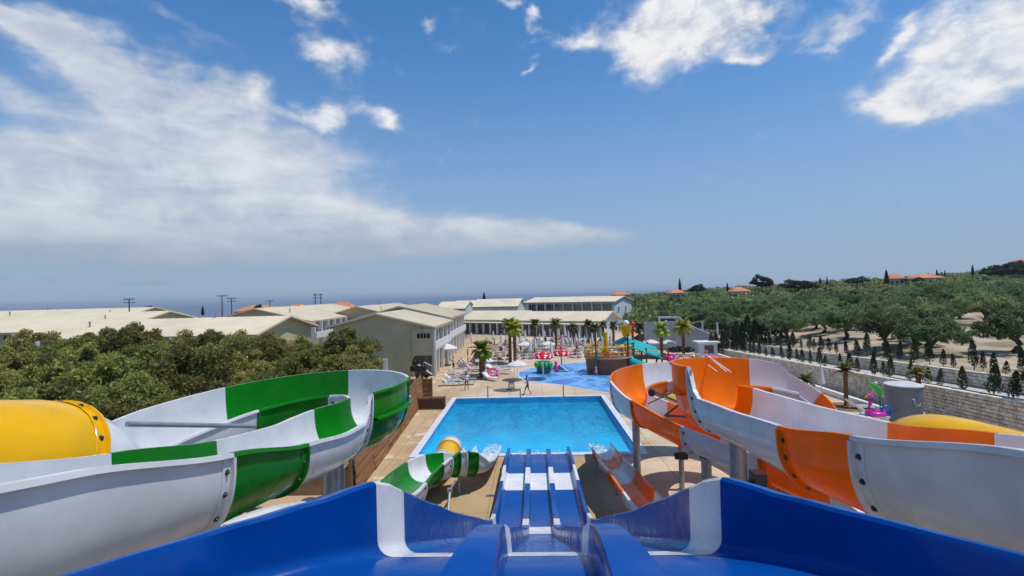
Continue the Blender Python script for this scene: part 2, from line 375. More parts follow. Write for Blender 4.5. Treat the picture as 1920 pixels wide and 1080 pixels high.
for k in range(11):
    x = -8.0+k*3.0
    if not (PX0-.5 < x < PX1+.5): jb.add([(x-.014, 21, .003), (x+.014, 21, .003), (x+.014, 62, .003), (x-.014, 62, .003)], [(0, 1, 2, 3)])
    else:
        for a, b in ((14, PY0-.46), (PY1+.46, 62)): jb.add([(x-.014, a, .003), (x+.014, a, .003), (x+.014, b, .003), (x-.014, b, .003)], [(0, 1, 2, 3)])
for k in range(14):
    y = 20.5+k*3.0; sp_ = ((-8.0, PX0-.43), (PX1+.43, 24.5)) if PY0-.5 < y < PY1+.5 else ((-8.0, 24.5),)
    for a, b in sp_: jb.add([(a, y-.014, .0034), (b, y-.014, .0034), (b, y+.014, .0034), (a, y+.014, .0034)], [(0, 1, 2, 3)])
structure(jb.build('deck_joints', mat('joint_filler', (.20, .15, .10), .95, .2, 3)))
hv = bpy.data.materials.new('haze'); n = N(NT(hv)); pv = n.add('ShaderNodeVolumePrincipled'); pv.inputs['Color'].default_value = (.80, .88, 1, 1); pv.inputs['Density'].default_value = 0.00016
pv.inputs['Anisotropy'].default_value = 0.2
n.nt.links.new(pv.outputs[0], n.add('ShaderNodeOutputMaterial').inputs['Volume'])
tag(MB().box(-40000, -6000, -44, 40000, 40000, 34).build('haze', hv), kind='stuff')
# sea
m = bpy.data.materials.new('sea_water'); n = N(NT(m)); p = n.pos()
b = n.add('ShaderNodeBsdfPrincipled')
n.put(b.inputs['Base Color'], n.mix(n.ramp(n.noise(n.scaled(p, (1, 0.25, 1)), 0.0012, 4), 0.3, 0.7), (0.035, 0.085, 0.155), (0.050, 0.115, 0.19)))
b.inputs['Roughness'].default_value = 0.42; b.inputs['Specular IOR Level'].default_value = 0.35
n.put(b.inputs['Normal'], n.bump(n.noise(p, 0.02, 5), 0.5, 5)); n.out(b.outputs[0])
structure(MB().add([(-38000, 300, -26), (38000, 300, -26), (38000, 38000, -26), (-38000, 38000, -26)], [(0, 1, 2, 3)]).build('sea', m))

# ------------------------------------------------------------------ swimming pool
PD = -0.48
m = bpy.data.materials.new('pool_tiles'); n = N(NT(m)); p = n.pos()
c = n.mix(n.ramp(n.noise(p, 0.5, 4), 0.3, 0.7), (0.0, 0.39, 0.65), (0.0, 0.49, 0.76))
b = n.add('ShaderNodeBsdfPrincipled'); n.put(b.inputs['Base Color'], c); b.inputs['Roughness'].default_value = 0.5; n.out(b.outputs[0])
bs = MB()
bs.add([(PX0, PY0, PD), (PX1, PY0, PD), (PX1, PY1, PD), (PX0, PY1, PD), (PX0, PY0, 0.0), (PX1, PY0, 0.0), (PX1, PY1, 0.0), (PX0, PY1, 0.0)],
       [(0, 1, 2, 3), (0, 4, 5, 1), (1, 5, 6, 2), (2, 6, 7, 3), (3, 7, 4, 0)])
structure(bs.build('pool_basin', m))
m = bpy.data.materials.new('pool_water'); n = N(NT(m)); p = n.pos()
sp = n.add('ShaderNodeSeparateXYZ'); n.put(sp.inputs[0], p)
h = n.math('MULTIPLY_ADD', n.noise(p, 2.2, 5, 0.62, 0.9), 1.0, n.math('MULTIPLY', n.noise(n.scaled(p, (1, .6, 1)), 0.8, 3), 1.6))
amp = n.ramp(n.math('MULTIPLY_ADD', n.noise(p, 0.35, 3), 6, sp.outputs[1]), 30, 44, 0.12, 1.0)
bn = n.add('ShaderNodeBump'); n.put(bn.inputs['Height'], h); n.put(bn.inputs['Strength'], amp); bn.inputs['Distance'].default_value = 0.5
gl = n.add('ShaderNodeBsdfGlossy'); gl.inputs['Roughness'].default_value = 0.05; n.put(gl.inputs['Normal'], bn.outputs[0]); gl.inputs[0].default_value = (1, 1, 1, 1)
tr = n.add('ShaderNodeBsdfTransparent'); tr.inputs[0].default_value = (0.80, 0.965, 0.99, 1)
fr = n.add('ShaderNodeFresnel'); fr.inputs[0].default_value = 1.33; n.put(fr.inputs['Normal'], bn.outputs[0])
mx = n.add('ShaderNodeMixShader'); n.put(mx.inputs[0], fr.outputs[0])
n.nt.links.new(tr.outputs[0], mx.inputs[1]); n.nt.links.new(gl.outputs[0], mx.inputs[2]); n.out(mx.outputs[0])
M_WATER = m
structure(MB().add([(PX0, PY0, -0.06), (PX1, PY0, -0.06), (PX1, PY1, -0.06), (PX0, PY1, -0.06)], [(0, 1, 2, 3)]).build('pool_water', m))
# coping slabs round the basin, each one a piece
cop = thing('pool_edging', 'pale coping slabs framing the big rectangular swimming pool', 'pool edging')
def coping_run(x0, y0, x1, y1, w, sl):
    horizontal = abs(x1-x0) > abs(y1-y0); L = abs(x1-x0) if horizontal else abs(y1-y0); k = max(1, round(L/sl)); st = L/k
    sz = (st-0.012, w) if horizontal else (w, st-0.012)
    me = MB().box(0, 0, -0.10, sz[0], sz[1], 0.055).mesh('coping_slab', M_COPE)
    for i in range(k):
        o = link('coping_slab', me, cop); o.location = ((x0 + i*st, y0, 0) if horizontal else (x0, y0 + i*st, 0))
coping_run(PX0-0.42, PY0-0.45, PX1+0.42, PY0-0.45, 0.45, 0.95); coping_run(PX0-0.42, PY1+0.001, PX1+0.42, PY1+0.001, 0.40, 0.95)
coping_run(PX0-0.42, PY0+0.002, PX0-0.42, PY1-0.002, 0.42, 0.93); coping_run(PX1, PY0+0.002, PX1, PY1-0.002, 0.42, 0.93)

# ------------------------------------------------------------------ shallow splash pad
sp_px = [(973, 701), (990, 713), (1060, 722), (1150, 737), (1250, 742), (1330, 720), (1300, 698), (1215, 686), (1150, 680), (1110, 679), (1070, 681), (1035, 684), (1008, 688), (985, 694)]
def outline(px, z=0.0, grow=0.0):
    pts = [G(x, y, 0) for x, y in px]; c = sum(pts, Vector())/len(pts)
    sm = []
    k = len(pts)
    for i in range(k):
        p0, p1, p2, p3 = pts[i-1], pts[i], pts[(i+1) % k], pts[(i+2) % k]
        for t in (0, .25, .5, .75): sm.append(0.5*((2*p1)+(p2-p0)*t+(2*p0-5*p1+4*p2-p3)*t*t+(3*p1-p0-3*p2+p3)*t**3))
    return [(q.x+(q-c).normalized().x*grow, q.y+(q-c).normalized().y*grow) for q in sm]
m = bpy.data.materials.new('splash_pad_rubber'); n = N(NT(m)); p = n.pos()
c = n.mix(n.ramp(n.noise(p, 0.35, 3, 0.5, 0.6), 0.42, 0.47), (0.055, 0.22, 0.58), (0.17, 0.40, 0.72))
b = n.add('ShaderNodeBsdfPrincipled'); n.put(b.inputs['Base Color'], c); n.put(b.inputs['Roughness'], n.ramp(n.noise(p, 0.8, 4), 0.4, 0.6, 0.12, 0.5)); n.out(b.outputs[0])
def sheet(name, pts, z, mt): return structure(MB().add([(x, y, z) for x, y in pts], [tuple(range(len(pts)))]).build(name, mt))
sheet('splash_pad_border', outline(sp_px, grow=0.35), 0.006, mat('pale_rubber', (0.42, 0.50, 0.56), 0.8, 0.1, 2))
sheet('splash_pad', outline(sp_px), 0.012, m)

# ------------------------------------------------------------------ terraced stone walls
def stone_mesh(i):
    r = random.Random(i); ins = 0.16
    v = []
    for z in (-0.5, 0.5):
        for y in (-0.5, 0.5): v.append((0.5, y*r.uniform(.92, 1), z*r.uniform(.92, 1)))
    for z in (-0.5, 0.5):
        for y in (-0.5, 0.5): v.append((-0.25, y*r.uniform(.92, 1), z*r.uniform(.9, 1)))
    for z in (-1, 1):
        for y in (-1, 1): v.append((-0.5+r.uniform(-.1, .1), y*(0.5-ins*r.uniform(.6, 1.4)), z*(0.5-ins*r.uniform(.6, 1.4))))
    f = []
    for a in (0, 4):
        f += [(a, a+1, a+5, a+4), (a+1, a+3, a+7, a+5), (a+3, a+2, a+6, a+7), (a+2, a, a+4, a+6)]
    f.append((8, 9, 11, 10))
    mb = MB().add(v, f); return mb
ST_ME = [[stone_mesh(i*10+k).mesh('stone', M_STONE[k]) for i in range(3)] for k in range(3)]
def stone_wall(name, label, x, y0, y1, base, height, parts, rows, th=0.30):
    root = thing(name, label, 'wall', (x, y0, 0))
    core = MB(); st = 1.5; k = int((y1-y0)/st)
    sec = []
    for i in range(k+1):
        y = y0 + (y1-y0)*i/k; b = base(y); h = height(y); sec.append([(0.05, y-y0, b-0.3), (0.05, y-y0, b+h), (th, y-y0, b+h), (th, y-y0, b-0.3)])
    v = [q for s in sec for q in s]; f = [(0, 1, 2, 3), (4*k+3, 4*k+2, 4*k+1, 4*k)]
    for i in range(k):
        for j in range(4): f.append((4*i+j, 4*i+4+j, 4*i+4+(j+1) % 4, 4*i+(j+1) % 4))
    core.add(v, f).build('wall_core', M_MORTAR, root)
    stones = []
    rg = random.Random(3)
    for r in range(rows):
        y = y0
        while y < y1:
            L = rg.uniform(0.17, 0.36); yc = y+L/2; h = height(yc)/rows
            if yc + L/2 < y1: stones.append((yc, base(yc)+h*(r+0.5)+rg.uniform(-.01, .01), L-0.02, h*rg.uniform(.88, .98), rg.random(), rg.uniform(.10, .16)))
            y += L
    stones.sort(key=lambda s: s[0])
    rest = MB()
    for i, (yc, z, L, h, rr, d) in enumerate(stones):
        kk = 0 if rr < .5 else (1 if rr < .8 else 2)
        if i < parts:
            o = link('stone', ST_ME[kk][i % 3], root); o.location = (0.03, yc-y0, z); o.scale = (d*1.6, L, h)
        else:
            sm = stone_mesh(i % 30); rest.cur = kk
            rest.add([(q[0]*d*1.6+0.03, q[1]*L+yc-y0, q[2]*h+z) for q in sm.v], sm.f)
    if rest.v: tag(rest.build('stone_courses', M_STONE, root), kind='stuff')
    # copings along the top
    cp = MB(); y = y0
    while y < y1-0.3:
        L = rg.uniform(.5, .8); L = min(L, y1-y); b0, b1 = base(y)+height(y), base(y+L)+height(y+L)
        a, bq = -0.06, th+0.02
        cp.add([(a, y-y0+.01, b0), (bq, y-y0+.01, b0), (bq, y-y0+L-.01, b1), (a, y-y0+L-.01, b1), (a, y-y0+.01, b0+.07), (bq, y-y0+.01, b0+.07), (bq, y-y0+L-.01, b1+.07), (a, y-y0+L-.01, b1+.07)],
               [(0,3,2,1),(4,5,6,7),(0,1,5,4),(1,2,6,5),(2,3,7,6),(3,0,4,7)]); y += L
    tag(cp.build('coping', M_STONE[0], root), kind='stuff')
    return root
stone_wall('stone_wall', 'lower and tallest terrace wall of pale rubble stone right of the orange slide', 26.0, 21.0, 75.0, lambda y: 0.0, lambda y: zp(y)+0.12, 300, 12)
stone_wall('stone_wall', 'upper low terrace wall of pale rubble stone below the orchard', 29.1, 24.0, 75.0, lambda y: zp(y), lambda y: 0.92, 300, 4)
kb = MB().box(0, 0, 0, 0.35, 53.0, 0.42)
tag(kb.build('low_white_wall', M_WPAINT), 'low white plastered kerb wall at the foot of the tall stone terrace wall', 'wall').location = (24.9, 21.5, 0)
gr = thing('green_hose', 'green hose lying along the top of the lower stone wall', 'hose', (26.35, 24, 0))
MB().path([(0.06*sin(i), i*1.0, zp(24+i)+0.23) for i in range(0, 14)], 0.035, 6).build('hose_body', M_DGREEN, gr)

# ------------------------------------------------------------------ buildings
def gable_roof(root, L, Wd, eave, ridge, over=0.5, th=0.18, mt=M_CREAM, over_f=None):
    over0 = over
    """ridge along x, from -over to L+over; slabs meet at y = Wd/2"""
    sl = (ridge-eave)/(Wd/2)
    for side in (0, 1):
        ov = over_f if (over_f and side == 0) else over0; zo = eave - sl*ov
        y_e = -ov if side == 0 else Wd+ov; yr = Wd/2
        v = [(-over, y_e, zo), (L+over, y_e, zo), (L+over, yr, ridge), (-over, yr, ridge)]
        v += [(x, y, z+th) for x, y, z in v]
        f = [(0,3,2,1),(4,5,6,7),(0,1,5,4),(1,2,6,5),(2,3,7,6),(3,0,4,7)]
        mb = MB().add(v, f)
        rp = mb.build('roof', mt, root)
        s = MB(); k = max(3, int((L+2*over)/0.9))       # standing seams
        dy = yr - y_e
        for i in range(k+1):
            x = -over + (L+2*over)*i/k
            x = min(max(x, -over+.03), L+over-.03)
            a = [(x-.025, y_e, zo+th), (x+.025, y_e, zo+th), (x+.025, yr, ridge+th), (x-.025, yr, ridge+th)]
            s.add([(p[0], p[1], p[2]-.01) for p in a] + [(p[0], p[1], p[2]+.035) for p in a], f)
        tag(s.build('roof_seams', mt, rp), kind='stuff')
        fb = MB(); yy = y_e-0.03 if side == 0 else y_e+0.03
        fb.box(-over, min(yy, y_e), zo-0.1, L+over, max(yy, y_e), zo+th+0.01).build('gutter', M_CREAMD, rp)
def shell(root, L, Wd, eave, ridge, mt):
    v = [(0,0,-.3),(L,0,-.3),(L,Wd,-.3),(0,Wd,-.3),(0,0,eave),(L,0,eave),(L,Wd,eave),(0,Wd,eave),(0,Wd/2,ridge-.01),(L,Wd/2,ridge-.01)]
    return MB().add(v, [(0,1,5,4),(2,3,7,6),(1,2,6,9,5),(3,0,4,8,7),(4,5,9,8),(6,7,8,9)]).build('wall', mt, root)
def window(root, side, L, Wd, u, z, w, h, frame=M_WPAINT, mull=1, pane=M_GLASS):
    """side: f (y=0), b (y=W), l (x=0), r (x=L)"""
    def T(u_, d, z_):
        return {'f': (u_, -d, z_), 'b': (u_, Wd+d, z_), 'l': (-d, u_, z_), 'r': (L+d, u_, z_)}[side]
    mb = MB(); t = 0.07
    def bx(u0, z0, u1, z1, d0, d1):
        a = T(u0, d0, z0); c = T(u1, d1, z1)
        mb.box(min(a[0], c[0]), min(a[1], c[1]), z0, max(a[0], c[0]), max(a[1], c[1]), z1)
    bx(u-w/2-t, z-t, u+w/2+t, z, 0.002, .09); bx(u-w/2-t, z+h, u+w/2+t, z+h+t, 0.002, .09)
    bx(u-w/2-t, z, u-w/2, z+h, 0.002, .09); bx(u+w/2, z, u+w/2+t, z+h, 0.002, .09)
    for k in range(1, mull+1): bx(u-w/2+w*k/(mull+1)-.025, z, u-w/2+w*k/(mull+1)+.025, z+h, 0.03, .075)
    fr = mb.build('window', frame, root)
    mb2 = MB(); mb = mb2; bx(u-w/2, z, u+w/2, z+h, 0.003, .028); mb2.build('pane', pane, fr)
    return fr
def block(name, label, loc, rz, L, Wd, eave, ridge, wallm=M_BEIGE, group=None, over=0.5, cat='building', over_f=None):
    root = thing(name, label, cat, loc, rz, group)
    shell(root, L, Wd, eave, ridge, wallm); gable_roof(root, L, Wd, eave, ridge, over, over_f=over_f)
    return root
# nearest gable block: ridge runs away from us (local x = world +y)
def hotel_wing(label, x1, y0, L, Wd, eave, ridge):
    r = block('hotel_wing', label, (x1, y0, 0), pi/2, L, Wd, eave, ridge, over_f=1.75)   # local y -> world -x; front facade (y=0) faces +x
    # gallery on the right facade: pillars, slab and parapet
    for k in range(int(L/3)+1):
        x = min(0.2 + k*3.0, L-0.2)
        MB().box(x-.18, -1.5, -.2, x+.18, -1.14, eave-.45).build('pillar', M_WPAINT, r)
    MB().box(0, -1.55, 2.75, L, -0.002, 2.95).build('gallery_floor', M_WPAINT, r)
    MB().box(0, -1.60, 2.955, L, -1.50, 3.85).build('parapet', M_WPAINT, r)
    for k in range(int(L/3)):
        for z in (0.0, 3.0):
            window(r, 'f', L, Wd, 1.7+k*3.0, z+0.25, 1.6, 2.0, pane=M_GLASS)
    return r
hb = hotel_wing('near olive beige two-storey gable block with white gallery beside the pool terrace', -12.55, 55.2, 12.0, 10.2, 5.9, 7.15)
# gable face details (faces the pool: x=0 side)
MB().box(-0.16, -1.5, -.2, -0.003, 1.0, 5.45).build('gable_panel', M_BEIGE, hb)
w = window(hb, 'l', 12, 10.2, -0.35, 4.35, 1.5, 0.55, frame=M_BEIGE, mull=3); w.location = (-0.165, 0, 0)
MB().box(-0.19, -1.25, 0.02, -0.163, .75, 2.35).build('stair_opening', M_SHADE, hb)  # flat dark panel: the recess's shade is put into its colour
sr = MB()
for k in range(7): sr.bar((-.22, -1.15+k*.3, .25+k*.22), (-.22, -1.15+k*.3, 1.15+k*.16), .025, 6)
sr.bar((-.22, -1.25, 1.15), (-.22, .75, 2.2), .045, 6); sr.bar((-.22, -1.25, .2), (-.22, .75, 1.65), .09, 6); sr.build('stair_rail', M_WPAINT, hb)
MB().box(-0.30, -1.75, -.2, -0.003, -1.503, 5.35).build('corner_pier', M_WPAINT, hb)
MB().box(-0.45, 3.9, -.2, -0.003, 4.35, 2.1).build('white_door_panel', M_WPAINT, hb)
hb2 = hotel_wing('second beige gable block directly behind the near one along the terrace', -13.1, 69.8, 17.0, 11.5, 6.2, 7.6)
window(hb2, 'l', 17, 12.0, 1.9, 4.3, 1.6, 0.6, frame=M_BEIGE, mull=3)
def long_block(label, loc, rz, L, Wd, eave, ridge, nwin, side='f'):
    r = block('hotel_block', label, loc, rz, L, Wd, eave, ridge, over=0.7)
    for k in range(max(2, int(L/9))):
        u = L*(k+.35)/max(2, int(L/9)); t = .28+.2*(k % 3)
        zz = eave+(ridge-eave)*(t/0.5 if t < .5 else (1-t)/.5)
        MB().bar((u, Wd*t, zz), (u, Wd*t, zz+.75), .09, 8).bar((u, Wd*t, zz+.75), (u, Wd*t, zz+.82), .15, 8).build('roof_vent', M_STEEL, r, 40)
    for k in range(nwin):
        u = L*(k+0.5)/nwin
        window(r, side, L, Wd, u, 3.3, L/nwin*0.5, 1.7, pane=M_GLASS, frame=M_WPAINT)
        window(r, side, L, Wd, u, 0.4, L/nwin*0.5, 2.0, pane=M_GLASS, frame=M_WPAINT)
        x = L*k/nwin
        if side == 'f': MB().box(x+.02, -1.0, 0, x+.3, -.004, eave-.2).build('pillar', M_WPAINT, r)
    return r
long_block('cream roofed block whose beige gable end rises just behind the olive trees', (-56.0, 51.0, 0), 0, 26.4, 13.5, 5.55, 7.05, 9)
long_block('long cream roofed block at far left behind the olive trees', (-130.0, 68, 0), 0, 70.0, 20.0, 5.4, 7.6, 24)
long_block('farthest left cream roof showing behind the long block', (-190.0, 104, 0), 0, 98.0, 22.0, 5.6, 7.9, 24)
b4 = long_block('cream roofed hotel block with row of shaded balconies under its eave', (-35.5, 76.5, 0), pi/2, 30, 17.0, 5.6, 7.7, 11)
MB().box(0, -1.3, 2.8, 30, -1.02, 3.75).build('balcony_parapet', M_WPAINT, b4)
long_block('low cream roof between the balcony block and the second gable block', (-25.0, 92, 0), pi/2, 28, 16.0, 5.2, 7.3, 9)
# restaurant range: two joined long roofs turned towards the terrace
TH = -radians(30)
def restaurant(label, corner, L, Wd, eave, ridge, cols):
    c = Vector(corner); d = Vector((cos(TH), sin(TH), 0)); o = c - d*L
    r = thing('restaurant', label, 'building', (o.x, o.y, 0), TH)
    shell(r, L, Wd, eave, ridge, M_LGREY)
    sl = (ridge-eave)/(Wd/2)
    gable_roof(r, L, Wd, eave, ridge, 0.6)
    k = cols
    MB().box(-.5, -3.4, eave-.62, L+.5, -.55, eave-.48).build('veranda_roof', M_CREAM, r)
    for i in range(k+1):
        x = .15 + (L-.3)*i/k; MB().box(x-.16, -3.2, -.2, x+.16, -2.88, eave-.63).build('column', M_LGREY, r)
    for i in range(k):
        x = .15 + (L-.3)*(i+.5)/k; window(r, 'f', L, Wd, x, 0.1, (L-.3)/k*.62, 2.0, frame=M_LGREY)
    return r
c9 = G(1134, 634, 0)
r9 = restaurant('long single-storey restaurant with cream roof and pale gable facing the splash pad', (c9.x, c9.y+3, 0), 18.6, 9.5, 3.15, 4.75, 11)
d9 = Vector((cos(TH), sin(TH), 0)); c8 = Vector((c9.x, c9.y+3, 0)) - d9*19.4
restaurant('lower cream roofed restaurant wing adjoining the left end of the long one', (c8.x, c8.y+1.0, 0), 15.5, 9.0, 3.2, 4.9, 8)
MB().box(18.62, 0.7, 0.3, 18.65, 1.9, 2.3).build('door', M_WPAINT, r9)
# two-storey white building
L2, W2 = 27.0, 13.5; c2 = D(1152, 600, 126); c2.z = 0
d2 = Vector((cos(-radians(31)), sin(-radians(31)), 0)); o2 = c2 - d2*L2
tb = thing('two_storey_building', 'white two-storey building with long band of nine dark windows under cream roof', 'building', (o2.x, o2.y, -0.5), -radians(31))
shell(tb, L2, W2, 6.75, 8.0, M_LGREY); gable_roof(tb, L2, W2, 6.75, 8.0, 0.45)
for i in range(9):
    u = 1.2 + (L2-1.6)*(i+.5)/9; fr = window(tb, 'f', L2, W2, u, 4.15, 2.35, 2.15, mull=2)
    MB().box(u-1.15, -.12, 3.0, u+1.15, -.004, 3.5).build('lower_window', M_GLASS, tb)
    MB().box(u-1.52, -.55, 2.6, u-1.30, -.004, 6.7).build('pier', M_WPAINT, tb)
MB().box(0, -.56, 3.65, L2, -.13, 4.02).build('balcony_band', M_WPAINT, tb)
window(tb, 'r', L2, W2, 3.2, 4.0, .9, 1.4); window(tb, 'r', L2, W2, 8.5, 4.0, .9, 1.4)
# small houses beyond
for i, (px, y, w_, d_, e_, r_, lab) in enumerate([(846, 150, 9, 10, 5.0, 7.0, 'leftmost'), (880, 158, 11, 10, 5.2, 7.1, 'second'), (930, 140, 13, 10, 5.6, 7.6, 'nearest')]):
    g = D(px, 580, y)
    lab2 = {'leftmost': 'small cream roofed house nearest the second gable block, far behind the terrace', 'second': 'small cream roofed house in the middle of the three far ones',
            'nearest': 'small cream roofed house with white gable, close left of the two-storey building'}[lab]
    h = block('small_house', lab2, (g.x-w_/2, y, 0), -radians(12), w_, d_, e_-.2, r_-.2, M_WPAINT, over=.4)
    for k in range(3): window(h, 'f', w_, d_, w_*(k+.5)/3, 3.3, 1.0, 1.1)
# hill houses with orange roofs
def hip_house(label, px, py, y, w_, h_, rz=0.2):
    g = D(px, py, y); z0 = g.z - h_
    r = thing('villa', label, 'house', (g.x, y, z0), rz)
    d_ = w_*0.7; e = h_*0.62
    MB().box(-w_/2, -d_/2, -4, w_/2, d_/2, e).build('wall', M_PINKW, r)
    o = .5; v = [(-w_/2-o, -d_/2-o, e), (w_/2+o, -d_/2-o, e), (w_/2+o, d_/2+o, e), (-w_/2-o, d_/2+o, e), (-w_/5, 0, h_), (w_/5, 0, h_)]
    MB().add(v, [(0,1,5,4),(1,2,5),(2,3,4,5),(3,0,4),(3,2,1,0)]).build('roof', M_TILE, r)
    for k in range(3):
        x = -w_/2 + w_*(k+.5)/3; f = MB().box(x-.6, -d_/2-.06, e*.3, x+.6, -d_/2-.003, e*.75).build('window', M_WPAINT, r)
        MB().box(x-.5, -d_/2-.08, e*.34, x+.5, -d_/2-.062, e*.71).build('pane', M_GLASS, f)
    return r
hip_house('orange roofed villa low on the ridge above the white van', 1267, 543, 190, 5.4, 3.4)
hip_house('orange roofed villa on the ridge left of the lone round tree', 1384, 538, 180, 5.8, 4.2, .1)
hip_house('orange roofed villa behind the tall cypress on the ridge', 1677, 514, 170, 4.2, 4.0, -.2)
hip_house('wide orange roofed villa on the ridge right of the tall cypress', 1732, 514, 175, 8.6, 3.6, -.1)
hip_house('pale villa just above the right end of the two-storey building', 1163, 547, 215, 7, 3.4, .1)
hip_house('orange roofed house at the far hilltop on the right edge', 1912, 487, 190, 7, 4, .1)
hip_house('orange roofed house beyond the left roofs near the thin pole', 487, 572, 200, 16, 6, .2)
hip_house('orange roofed house beyond the roof left of the double pole', 558, 570, 190, 8, 5, .1)
hip_house('orange roofed house peeping above the balcony block roof', 642, 566, 170, 8, 5, .1)

# ------------------------------------------------------------------ white walls on the right of the terrace, ramp
def slab_wall(name, label, pts, th, mt):
    """upright wall along ground points with a top height each"""
    mb = MB(); k = len(pts)
    for (a, ha), (b, hb_) in zip(pts, pts[1:]):
        a = Vector(a); b = Vector(b); nn = Vector((-(b-a).y, (b-a).x, 0)).normalized()*th
        v = [a, b, b+nn, a+nn]; mb.add([(p.x, p.y, -.3) for p in v] + [(a.x, a.y, ha), (b.x, b.y, hb_), (b.x+nn.x, b.y+nn.y, hb_), (a.x+nn.x, a.y+nn.y, ha)],
            [(0,3,2,1),(4,5,6,7),(0,1,5,4),(1,2,6,5),(2,3,7,6),(3,0,4,7)])
    return tag(mb.build(name, mt), label, 'wall')
slab_wall('ramp_wall', 'tall pale grey wall sloping down to the right behind the right palms', [((17.5, 75.0, 0), 4.2), ((21.5, 73.5, 0), 4.3), ((22.8, 73.0, 0), 4.2), ((27.8, 70.0, 0), 1.7)], .35, mat('grey_concrete', (.40, .40, .43), .85, .12, .6, dirt=.15))
kb2 = thing('pool_bar', 'small white flat roofed kiosk before the pale sloping wall', 'kiosk', (23.6, 66.0, 0))
MB().box(-1.2, -.8, 0, 1.2, .9, 1.9).build('wall', M_LGREY, kb2); MB().box(-1.5, -1.1, 1.9, 1.5, 1.1, 2.1).build('roof', M_WPAINT, kb2); MB().box(-.5, -.85, .5, .7, -.805, 1.6).build('hatch', M_SHADE, kb2)
for i in range(7):
    o = MB().box(-.12, -.12, 0, .12, .12, 2.0).box(-.18, -.18, 2.0, .18, .18, 2.1).build('fence_post', M_WPAINT)
    tag(o, 'white fence post along the dark hedge below the orchard track', 'post', 'white fence posts by the hedge'); o.location = (31.5-i*.9, 76+i*4.2, ground(31.5-i*.9, 76+i*4.2))
# ------------------------------------------------------------------ water slides
MK = {'W': M_WHITE, 'G': M_GREEN, 'O': M_ORANGE, 'Y': M_YELLOW, 'B': M_BLUE, 'T': M_TEAL}
CN = {'W': 'white', 'G': 'green', 'O': 'orange', 'Y': 'yellow', 'B': 'blue', 'T': 'teal'}
NPF = 2.7
def u_inner(hw, hl, hr, N=26):
    out = []
    for k in range(N+1):
        a = pi/2*(1-2*k/N); s = hw*math.copysign(abs(sin(a))**(2/NPF), a); z = (1-abs(cos(a))**(2/NPF))*(hl if a > 0 else hr)
        out.append((s, z))
    return out
def u_outer(hw, hl, hr, t, N=26, cut=0.065):
    out = []
    for s, z in u_inner(hw, hl, hr, N):
        h = hl if s > 0 else hr
        out.append((s*(hw+t)/hw, min(z, h-cut) - t*(1-z/h)))
    return out
T_W = 0.045
def u_loop(hw, hl, hr):
    r = 0.10
    return u_inner(hw, hl, hr) + [(-hw-r, hr), (-hw-r-.012, hr-.065), (-hw-T_W, hr-.066)] + u_outer(hw, hl, hr, T_W)[::-1][1:-1] + [(hw+T_W, hl-.066), (hw+r+.012, hl-.065), (hw+r, hl)]
def frames(S):
    fr = []
    for i in range(len(S)):
        a = Vector(S[max(i-1, 0)][:3]); b = Vector(S[min(i+1, len(S)-1)][:3]); t = (b-a).normalized()
        left = Vector((0, 0, 1)).cross(t).normalized(); up = t.cross(left)
        fr.append((Vector(S[i][:3]), left, Vector((0, 0, 1)) if abs(t.z) < .3 else up, t))
    return fr
def sweep(mb, rings, closed=True, caps=True):
    o = len(mb.v); n = len(rings[0])
    for r in rings: mb.v += [tuple(p) for p in r]
    for i in range(len(rings)-1):
        for k in range(n if closed else n-1):
            mb.face((o+i*n+k, o+(i+1)*n+k, o+(i+1)*n+(k+1) % n, o+i*n+(k+1) % n))
    if caps and closed:
        half = n
        # cap by quads across the thin wall: pair the inner and outer runs
        for base, flip in ((o, False), (o+(len(rings)-1)*n, True)):
            m_ = n//2
            for k in range(m_):
                a, b = k, (k+1); c, d = (n-2-k+0) % n, (n-1-k) % n
                if b >= c: break
                q = [base+a, base+b, base+c, base+d]; mb.face(q if flip else q[::-1])
BOLT = None
def bolt_mesh():
    return MB().lathe([(0.0001, .034), (.026, .032), (.030, .024), (.030, .008), (.046, .008), (.046, -.01), (.0001, -.01)], 8).mesh('bolt', M_BOLT, 40)
BOLT = bolt_mesh()
def place(o, pos, nrm):
    o.matrix_local = Matrix.Translation(pos) @ nrm.to_track_quat('Z', 'Y').to_matrix().to_4x4()
